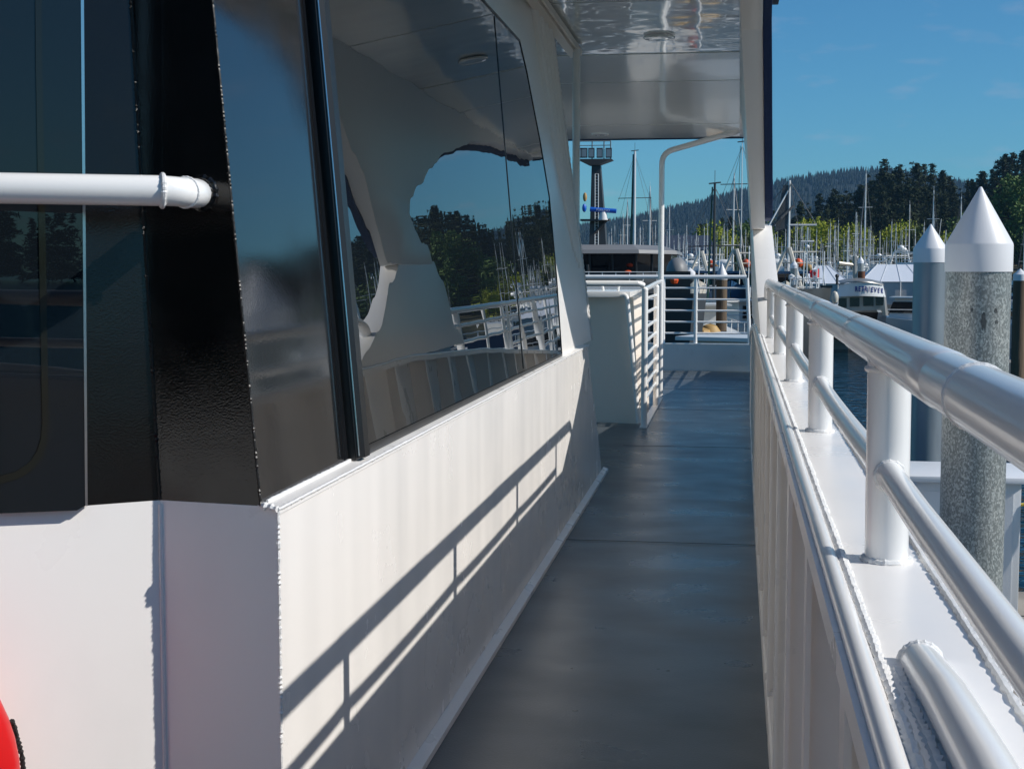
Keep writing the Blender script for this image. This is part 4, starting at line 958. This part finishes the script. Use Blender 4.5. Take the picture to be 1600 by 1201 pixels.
# working fishing boats
def fishing_boat(px, py_deck, Y, label, hullm, housem, scale=1., gall=True, rz=0, mast_ty=None):
    p = atY(px, 421, Y); o = empty('fishing_boat', (p.x, Y, WZ), label, 'fishing boat', None, rz)
    h = hull_mesh(9, 3.0, 1.7, .5, .9); h.v = [(y_, -x_, z_) for x_, y_, z_ in h.v]; h.build('hull', hullm, o)   # bow towards camera
    m = MB(); m.box((-1.05, -.6, 1.7), (1.05, 2.2, 2.5)); wh = m.build('wheelhouse', housem, o, smooth=0)
    m = MB(); m.slab([(-1.05, -.6, 2.502), (1.05, -.6, 2.502), (1.05, 2.2, 2.502), (-1.05, 2.2, 2.502)], [(-1.0, -.7, 3.1), (1.0, -.7, 3.1), (1.0, 2.2, 3.1), (-1.0, 2.2, 3.1)]); wi = m.build('window_band', 'boat_window', o, smooth=0)
    for x in (-1.0, -.35, .35, 1.0):
        m = MB(); m.slab([(x - .05, -.62, 2.5), (x + .05, -.62, 2.5), (x + .05, -.58, 2.5), (x - .05, -.58, 2.5)], [(x - .05, -.72, 3.1), (x + .05, -.72, 3.1), (x + .05, -.68, 3.1), (x - .05, -.68, 3.1)])
        m.build('window_post', 'boat_teal', wi, smooth=0)
    m = MB(); m.box((-1.3, -1.1, 3.102), (1.3, 2.5, 3.22)); m.build('roof', 'boat_blue', o, smooth=0)
    m = MB(); m.ball((-.35, .2, 3.62), .26, 12, (1.5, .8, .75)); m.box((-.8, .0, 3.22), (.1, .4, 3.45)); m.build('raft_canister', 'boat_white', o)
    m = MB(); m.ball((.75, .0, 3.6), .23, 10); m.build('orange_buoy', 'orange_plastic', o)
    m = MB(); m.ball((1.05, .1, 3.45), .2, 10); m.ball((1.25, .0, 3.38), .17, 10); m.build('tan_buoy', 'buoy_tan', o)
    if gall:
        m = MB(); m.tube([(-.9, -1.9, 1.9), (.15, -1.6, 4.3)], .08, 6); m.tube([(.95, -1.9, 1.9), (.25, -1.6, 4.3)], .11, 6); m.tube([(.1, -1.6, 4.1), (1.5, -1.4, 4.1)], .05, 6); m.tube([(-.1, -1.6, 3.6), (1.5, -1.5, 3.6)], .03, 5); m.build('gallows', 'boat_cream', o)
    m = MB()
    for x in (-1.6, -1.2, 1.3, 1.6, -.6, .4): m.tube([(x, -1.4, 1.6), (x + .05, -1.0, 3.9 + .5 * sin(x * 7))], .025, 4)
    for z in (2.1, 2.5): m.tube([(-1.4, -2.2, z), (1.4, -2.2, z)], .025, 4)
    m.tube([(-1.5, -2.3, 1.5), (-1.5, -2.3, 2.5)], .03, 4); m.tube([(1.5, -2.3, 1.5), (1.5, -2.3, 2.5)], .03, 4)
    m.build('deck_pipework', 'mast_alu', o)
    m = MB(); r = random.Random(px)
    for i in range(9): m.box((r.uniform(-1.2, .2), r.uniform(-2.6, -1.8), 1.6), (r.uniform(-.6, 1.3), r.uniform(-1.5, -.9), r.uniform(1.9, 2.4)))
    m.build('deck_gear', 'net_grey', o, smooth=0)
    m = MB(); m.ball((.9, -2.5, 1.9), .2, 8, (.6, .5, 1.5)); m.build('orange_oilskin', 'orange_cloth', o)
    if mast_ty:
        H = atY(px, mast_ty, Y).z - WZ
        m = MB(); m.tube([(.3, .5, 3.1), (.3, .5, H)], .07, 6); m.tube([(-1.4, .5, H * .72), (1.6, .5, H * .72)], .05, 6); m.tube([(.3, .5, H * .95), (-1.1, -.2, H * .6)], .04, 5); m.build('mast', 'mast_alu', o)
        m = MB()
        for q in ((-1.4, .5, H * .72), (1.6, .5, H * .72), (0, -4, 2.2), (1.4, -1, 1.8)): m.tube([(.3, .5, H), q], .018, 3, False)
        m.build('rigging', 'wire', o)
        m = MB(); m.slab([(.0, .45, H * .97), (.25, .45, H * .97), (.2, .45, H * .70), (-.35, .45, H * .68)], [(.05, .6, H * .97), (.3, .6, H * .97), (.3, .65, H * .70), (-.2, .7, H * .68)]); m.tube([(-.9, .4, H * .66), (-.1, .3, H * .76), (.5, .5, H * .84)], .06, 6); m.build('hanging_net', 'net_grey', o, smooth=0)
    return o
fishing_boat(1142, 430, 72, 'fishing boat with blue wheelhouse, orange buoy and A-frame seen through the end railing', 'boat_blue', 'boat_blue')
fishing_boat(1222, 430, 68, 'trawler with a net hung from its mast just right of the fin pillar', 'boat_cream', 'boat_cream', mast_ty=281)
fishing_boat(1090, 430, 80, 'distant cream fishing boat behind the grey piling', 'boat_cream', 'boat_white')
# small boats below the end railing
def small_boat(px, py, Y, L, rz, hm, label, wheel=True):
    p = atY(px, py, Y); o = empty('work_boat', (p.x, Y, WZ), label, 'boat', None, rz)
    hull_mesh(L, L * .36, .95, .5, .9).build('hull', hm, o)
    if wheel:
        m = MB(); cabin(m, -L * .1, L * .2, L * .11, .9, 2.0, .05, .35); m.box((-L * .2, -L * .12, 2.002), (L * .18, L * .12, 2.07)); m.build('cabin', 'boat_white', o)
        m = MB(); cabin(m, -L * .075, L * .185, L * .1125, 1.35, 1.85, .03, .18, .97); m.build('cabin_window', 'boat_window', o)
    m = MB(); m.ball((-L * .3, 0, 1.0), L * .06, 10); m.ball((-L * .35, .3, .95), L * .05, 8); m.build('buoy', 'orange_plastic' if not wheel else 'buoy_tan', o)
    m = MB()
    for s in (-1, 1): m.tube([(-L * .48, s * L * .14, 1.5), (L * .2, s * L * .15, 1.5)], .02, 4); [m.tube([(x_ * L, s * L * .145, .9), (x_ * L, s * L * .145, 1.5)], .015, 4) for x_ in (-.48, -.25, 0, .2)]
    m.build('rail', 'mast_alu', o); return o
small_boat(1150, 480, 27, 6, 1.2, 'boat_black', 'low dark work boat under the end railing on the right')
small_boat(1048, 500, 30, 5, 1.9, 'boat_cream', 'tan skiff under the end railing, left of the rail post', False)
small_boat(1100, 470, 52, 7, 1.7, 'boat_white', 'white work boat with small cabin behind the rail post')
small_boat(1165, 460, 58, 7, .5, 'boat_white', 'white work boat half hidden by the base of the fin pillar')
small_boat(1430, 500, 66, 6, 2.9, 'boat_white', 'small white cabin boat with green windows right of the lettered boat')

# aluminium hull and the lettered wheelhouse boat
al = empty('aluminium_boat', (atY(1272, 440, 55).x, 57, WZ), 'bare aluminium boat with high blunt bow left of the lettered wheelhouse', 'boat')
m = MB(); c0 = atY(1235, 450, 55); c1 = atY(1298, 452, 55)
m.slab([(c0.x - 1.2, 56.5, WZ), (c1.x - .25, 55.2, WZ), (c1.x - .2, 58, WZ), (c0.x - 1.2, 59, WZ)], [(c0.x - 1.3, 56.2, .40), (c1.x, 54.6, .50), (c1.x, 58.2, .45), (c0.x - 1.3, 59, .40)]); m.build('hull', 'aluminium', al, True, smooth=0)
m = MB(); m.box((c1.x - .42, 54.45, .505), (c1.x + .03, 54.9, .60)); m.build('bow_pad', 'boat_black', al, True, smooth=0)
m = MB(); m.ball((c1.x + .13, 54.6, .15), .16, 10, (.9, .9, 1.5)); m.ball((c1.x - .0, 54.5, -.35), .12, 8, (.9, .9, 1.6)); m.build('fender', 'boat_cream', al, True)
m = MB(); r = random.Random(4)
for i in range(12):
    x = c0.x + (c1.x - c0.x) * r.uniform(.0, .75); m.ball((x, 55.6 + r.random(), .62 + r.random() * .3), r.uniform(.06, .16), 7)
m.build('deck_gear', 'boat_white', al, True)
m = MB()
for i in range(6):
    x = c0.x + (c1.x - c0.x) * i / 6; m.tube([(x, 55.6, .4), (x + .03, 55.6, .9 + .5 * ((i * 7) % 3))], .02, 4)
m.tube([(c0.x, 55.6, .85), (c1.x - .3, 55.6, .85)], .02, 4); m.build('rail', 'mast_alu', al, True)
m = MB(); q0 = atY(1262, 355, 55.8); m.tube([(q0.x, 55.8, .4), (q0.x, 55.8, q0.z)], .03, 5); m.tube([(q0.x - .25, 55.8, q0.z - .55), (q0.x + .25, 55.8, q0.z - .55)], .04, 5); m.ball((q0.x, 55.8, q0.z - .75), .09, 8); m.build('aerial_mast', 'mast_alu', al, True)
# flag
fg = empty('canadian_flag', atY(1280, 441, 56), 'red and white maple leaf flag flying above the aluminium boat', 'flag')
fb = atY(1265.5, 437, 56); ft = atY(1280, 424, 56); Wf = ft.x - fb.x; Hf = .34
def fw_(u, v): return Vector((fb.x + Wf * u, 56 + .05 * sin(u * 7), fb.z + Hf * v + .10 * u + .02 * sin(u * 6)))
for nm, u0, u1, mt_ in (('red_band', 0, .27, 'flag_red'), ('white_field', .27, .73, 'flag_white'), ('red_band', .73, 1, 'flag_red')):
    m = MB(); n_ = 6
    for i in range(n_ + 1):
        u = u0 + (u1 - u0) * i / n_
        for v in (0, 1): m.v.append(fw_(u, v))
    for i in range(n_ + 1):
        u = u0 + (u1 - u0) * i / n_
        for v in (0, 1): m.v.append(fw_(u, v) + Vector((0, .006, 0)))
    k = 2 * (n_ + 1)
    for i in range(n_): m.f += [(2 * i, 2 * i + 2, 2 * i + 3, 2 * i + 1), (k + 2 * i + 1, k + 2 * i + 3, k + 2 * i + 2, k + 2 * i)]
    m.build(nm, mt_, fg, True, smooth=0)
leaf = [(0, -.42), (.03, -.18), (.26, -.22), (.20, -.10), (.42, .08), (.34, .12), (.38, .26), (.24, .22), (.18, .30), (.08, .16), (.12, .36), (.05, .32), (0, .46)]
leaf = leaf + [(-x, y) for x, y in leaf[-2:0:-1]]
m = MB(); cc = [fw_(.5 + x * .42, .5 + y * .9) - Vector((0, .006, 0)) for x, y in leaf]; m.add([fw_(.5, .5) - Vector((0, .006, 0))] + cc, [(0, i + 1, (i + 1) % len(cc) + 1) for i in range(len(cc))]); m.build('maple_leaf', 'flag_red', fg, True, smooth=0)
m = MB(); m.tube([fw_(1.0, -1.1) + Vector((.02, 0, 0)), fw_(1.0, 1.1) + Vector((.02, 0, 0))], .012, 5); m.build('pole', 'mast_alu', fg, True)
# RETRIEVER
RY = 60.
rb = empty('wheelhouse_boat', (atY(1345, 440, RY).x, RY + 1.5, WZ), 'weathered wheelhouse boat with RETRIEVER in blue letters on its white brow', 'boat')
def Q(px, py, y=RY): return atY(px, py, y)
def loopQ(pts, y): return [Q(a_, b_, y) for a_, b_ in pts]
m = MB(); m.slab([Q(1306, 493), Q(1384, 493), Q(1388, 493, 63), Q(1312, 493, 63)], [Q(1314, 462), Q(1381, 462), Q(1384, 462, 63), Q(1316, 462, 63)]); m.build('wheelhouse', 'aluminium', rb, True, smooth=0)
for (x0, x1, y0, y1, sl) in ((1309, 1323, 466, 480, 2), (1328, 1343, 465, 479, 0), (1349, 1365, 463, 478, 0), (1369, 1380, 464, 477, -1)):
    m = MB(); a_ = [Q(x0, y1, RY - .06), Q(x1, y1, RY - .06), Q(x1 + (1 if sl < 0 else 0), y0, RY - .06), Q(x0 + sl, y0, RY - .06)]; m.slab(a_, [p + Vector((0, .05, 0)) for p in a_]); m.build('window', 'boat_window', rb, True, smooth=0)
# brow: curved band leaning outwards
def brow(u, v, d=0):   # u 0..1 across, v 0..1 up
    px_ = 1304 + 81 * u + (1 - v) * (u - .5) * -2 + v * (8 * (1 - u) - 5 * u * 1); ybot = 464 - 1.5 * (1 - (2 * u - 1) ** 2) ; ytop = 446 - 5 * (1 - (2 * u - .9) ** 2) ** 1 if abs(2 * u - .9) < 1 else 446
    p = Q(px_, ybot + (ytop - ybot) * v, RY - .5 + .6 * (2 * u - 1) ** 2 - .0); p.y -= d; return p
m = MB(); n_ = 14
for i in range(n_ + 1):
    for v in (0, 1): m.v.append(brow(i / n_, v))
for i in range(n_ + 1):
    for v in (0, 1): m.v.append(brow(i / n_, v) + Vector((0, .5, 0)))
k = 2 * (n_ + 1)
for i in range(n_): m.f += [(2 * i, 2 * i + 2, 2 * i + 3, 2 * i + 1), (k + 2 * i, 2 * i, 2 * i + 2, k + 2 * i + 2)][:2]
m.build('brow', 'boat_white', rb, True, smooth=40)
m = MB()
for i in range(n_ + 1):
    for (vz, dy) in ((1.02, -.08), (1.10, -.06), (1.30, .9)): 
        p = brow(i / n_, min(vz, 1)); m.v.append(p + Vector((0, dy, (vz - 1) * .55 + .004)))
for i in range(n_):
    for k in range(2): m.f.append((3 * i + k, 3 * i + 3 + k, 3 * i + 4 + k, 3 * i + 1 + k))
m.build('roof', 'aluminium', rb, True, smooth=40)
for i, ch in enumerate('RETRIEVER'):
    u = .40 + .545 * (i / 8.); p = brow(u, .50, .03); du = brow(u + .03, .5) - brow(u - .03, .5)
    t_ = text_mesh('lettering', ch, .28, 'text_blue', rb, (0, 0, 0), (0, 0, 0), .004, .62, .011)
    t_.location = p - rb.location; t_.rotation_euler = (pi / 2, -atan2(du.z, du.x), atan2(du.y, du.x) * .6)
m = MB(); m.slab([Q(1296, 530, 58.5), Q(1366, 530, 57.5), Q(1380, 530, 64), Q(1296, 530, 64)], [Q(1294, 488, 58.2), Q(1372, 488, 57.0), Q(1386, 488, 64), Q(1296, 488, 64)])
m.build('hull', 'boat_black', rb, True, smooth=0)
m = MB(); m.slab([Q(1294, 487.8, 58.2), Q(1372, 487.8, 57.0), Q(1386, 487.8, 64), Q(1296, 487.8, 64)], [Q(1296, 485, 58.2), Q(1370, 484.5, 57.0), Q(1384, 485, 64), Q(1298, 485, 64)]); m.build('bulwark_rail', 'aluminium', rb, True, smooth=0)
m = MB(); q0 = Q(1335, 400, 61); m.tube([Q(1336, 445, 61), q0], .09, 8); m.tube([Q(1333, 414, 61), Q(1310, 411, 60.5)], .08, 6)
m.build('derrick', 'aluminium', rb, True)
m = MB(); q0 = Q(1346, 433, 61); m.lathe([(.14, -.25), (.15, 0), (.15, .24)], q0, 14); m.tube([(q0.x, q0.y, q0.z - .25), (q0.x, q0.y, q0.z - .5)], .05, 6); m.build('exhaust_drum', 'rust', rb, True)
m = MB(); m.tube([Q(1308, 445, 60), Q(1308, 432, 60)], .06, 6); m.ball(Q(1308, 431, 60), .09, 8); m.build('vent_pipe', 'mast_dark', rb, True)
# white boat tents
def tent(px0, px1, ytop, yeave, ybot, Y, dep, label, ribs=4):
    o = empty('canvas_boat_tent', (atY((px0 + px1) / 2, ytop, Y).x, Y, WZ), label, 'tent', None)
    a0, a1 = atY(px0, yeave, Y), atY(px1, yeave, Y); t0, t1 = atY(px0 + (px1 - px0) * .0 + 33, ytop, Y), atY(px1 - 30, ytop, Y); ym = Y + dep / 2
    m = MB(); A, Bq, C, D = Vector((a0.x, Y, a0.z)), Vector((a1.x, Y, a0.z)), Vector((a1.x, Y + dep, a0.z)), Vector((a0.x, Y + dep, a0.z))
    T0, T1 = Vector((t0.x, ym, t0.z)), Vector((t1.x, ym, t0.z))
    m.add([A, Bq, C, D, T0, T1], [(0, 1, 5, 4), (1, 2, 5), (2, 3, 4, 5), (3, 0, 4)]); m.build('roof', 'tent', o, True, smooth=0)
    m = MB(); zb = atY(px0, ybot, Y).z; m.slab([A + Vector((.15, .1, -.01)), Bq + Vector((-.15, .1, -.01)), C + Vector((-.15, -.1, -.01)), D + Vector((.15, -.1, -.01))], [Vector((A.x + .15, Y + .1, zb)), Vector((Bq.x - .15, Y + .1, zb)), Vector((Bq.x - .15, Y + dep - .1, zb)), Vector((A.x + .15, Y + dep - .1, zb))]); m.build('side_curtain', 'tent_side', o, True, smooth=0)
    m = MB()
    for i in range(ribs + 1):
        t_ = i / ribs; m.tube([A.lerp(Bq, t_) + Vector((0, -.03, .02)), T0.lerp(T1, t_) + Vector((0, 0, .03))], .018, 5)
        m.tube([A.lerp(Bq, t_) + Vector((0, .02, .0)), Vector((A.lerp(Bq, t_).x, Y + .02, zb))], .04, 5)
    m.build('frame', 'boat_white', o, True); return o
tent(1248, 1330, 415, 443, 478, 112, 7, 'white pitched canvas tent behind the maple leaf flag')
tent(1345, 1470, 413, 440, 482, 118, 7, 'larger white pitched canvas tent behind the small piling')
# houses on the shore
def house_(px, ty, Y, w_, d_, h_, wallm, roofm, label):
    p = atY(px, ty, Y); o = empty('shore_house', (p.x, Y, -.5), label, 'house'); z0 = -.5
    H = p.z + .5
    m = MB(); m.box((-w_ / 2, 0, 0), (w_ / 2, d_, H * .66)); m.build('wall', wallm, o, smooth=0)
    m = MB(); m.add([(-w_ / 2 - .4, -.4, H * .655), (w_ / 2 + .4, -.4, H * .655), (w_ / 2 + .4, d_ + .4, H * .655), (-w_ / 2 - .4, d_ + .4, H * .655), (-w_ / 2 + 1, d_ / 2, H), (w_ / 2 - 1, d_ / 2, H)], [(0, 1, 5, 4), (1, 2, 5), (2, 3, 4, 5), (3, 0, 4)]); m.build('roof', roofm, o, smooth=0)
    for i in range(int(w_ / 2.4)):
        m = MB(); x = -w_ / 2 + 1.3 + i * 2.4; m.box((x - .5, -.02, H * .25), (x + .5, .0, H * .5)); wn_ = m.build('window', 'boat_window', o, smooth=0)
        m = MB(); m.box((x - .62, -.035, H * .51), (x + .62, -.021, H * .55)); m.box((x - .62, -.035, H * .2), (x + .62, -.021, H * .24)); m.build('window_frame', 'boat_white', wn_, smooth=0)
    return o
house_(1072, 367, 284, 11, 8, 6, 'house_blue', 'house_roof', 'blue house with dark blue roof above the marina, right of the bent post')
house_(1254, 380, 300, 7, 6, 6, 'boat_white', 'house_blue', 'pale house half hidden by masts right of the trawler net')

# ------------------------------------------------------------------ air
hz_ = MB(); hz_.box((-2400, -700, WZ - 1.9), (2400, 2750, 205)); ho = hz_.build('haze', 'water', smooth=0)
hm = bpy.data.materials.new('haze_air'); hm.use_nodes = True; hn = hm.node_tree
hn.nodes.remove(hn.nodes['Principled BSDF']); pv = hn.nodes.new('ShaderNodeVolumePrincipled')
pv.inputs['Color'].default_value = (.30, .62, 1, 1); pv.inputs['Density'].default_value = .00008; pv.inputs['Anisotropy'].default_value = .1
hn.links.new(pv.outputs[0], hn.nodes['Material Output'].inputs['Volume'])
ho.data.materials.clear(); ho.data.materials.append(hm); ho['kind'] = 'stuff'; ho['label'] = 'thin blue air haze over the harbour and hills'; ho['category'] = 'haze'
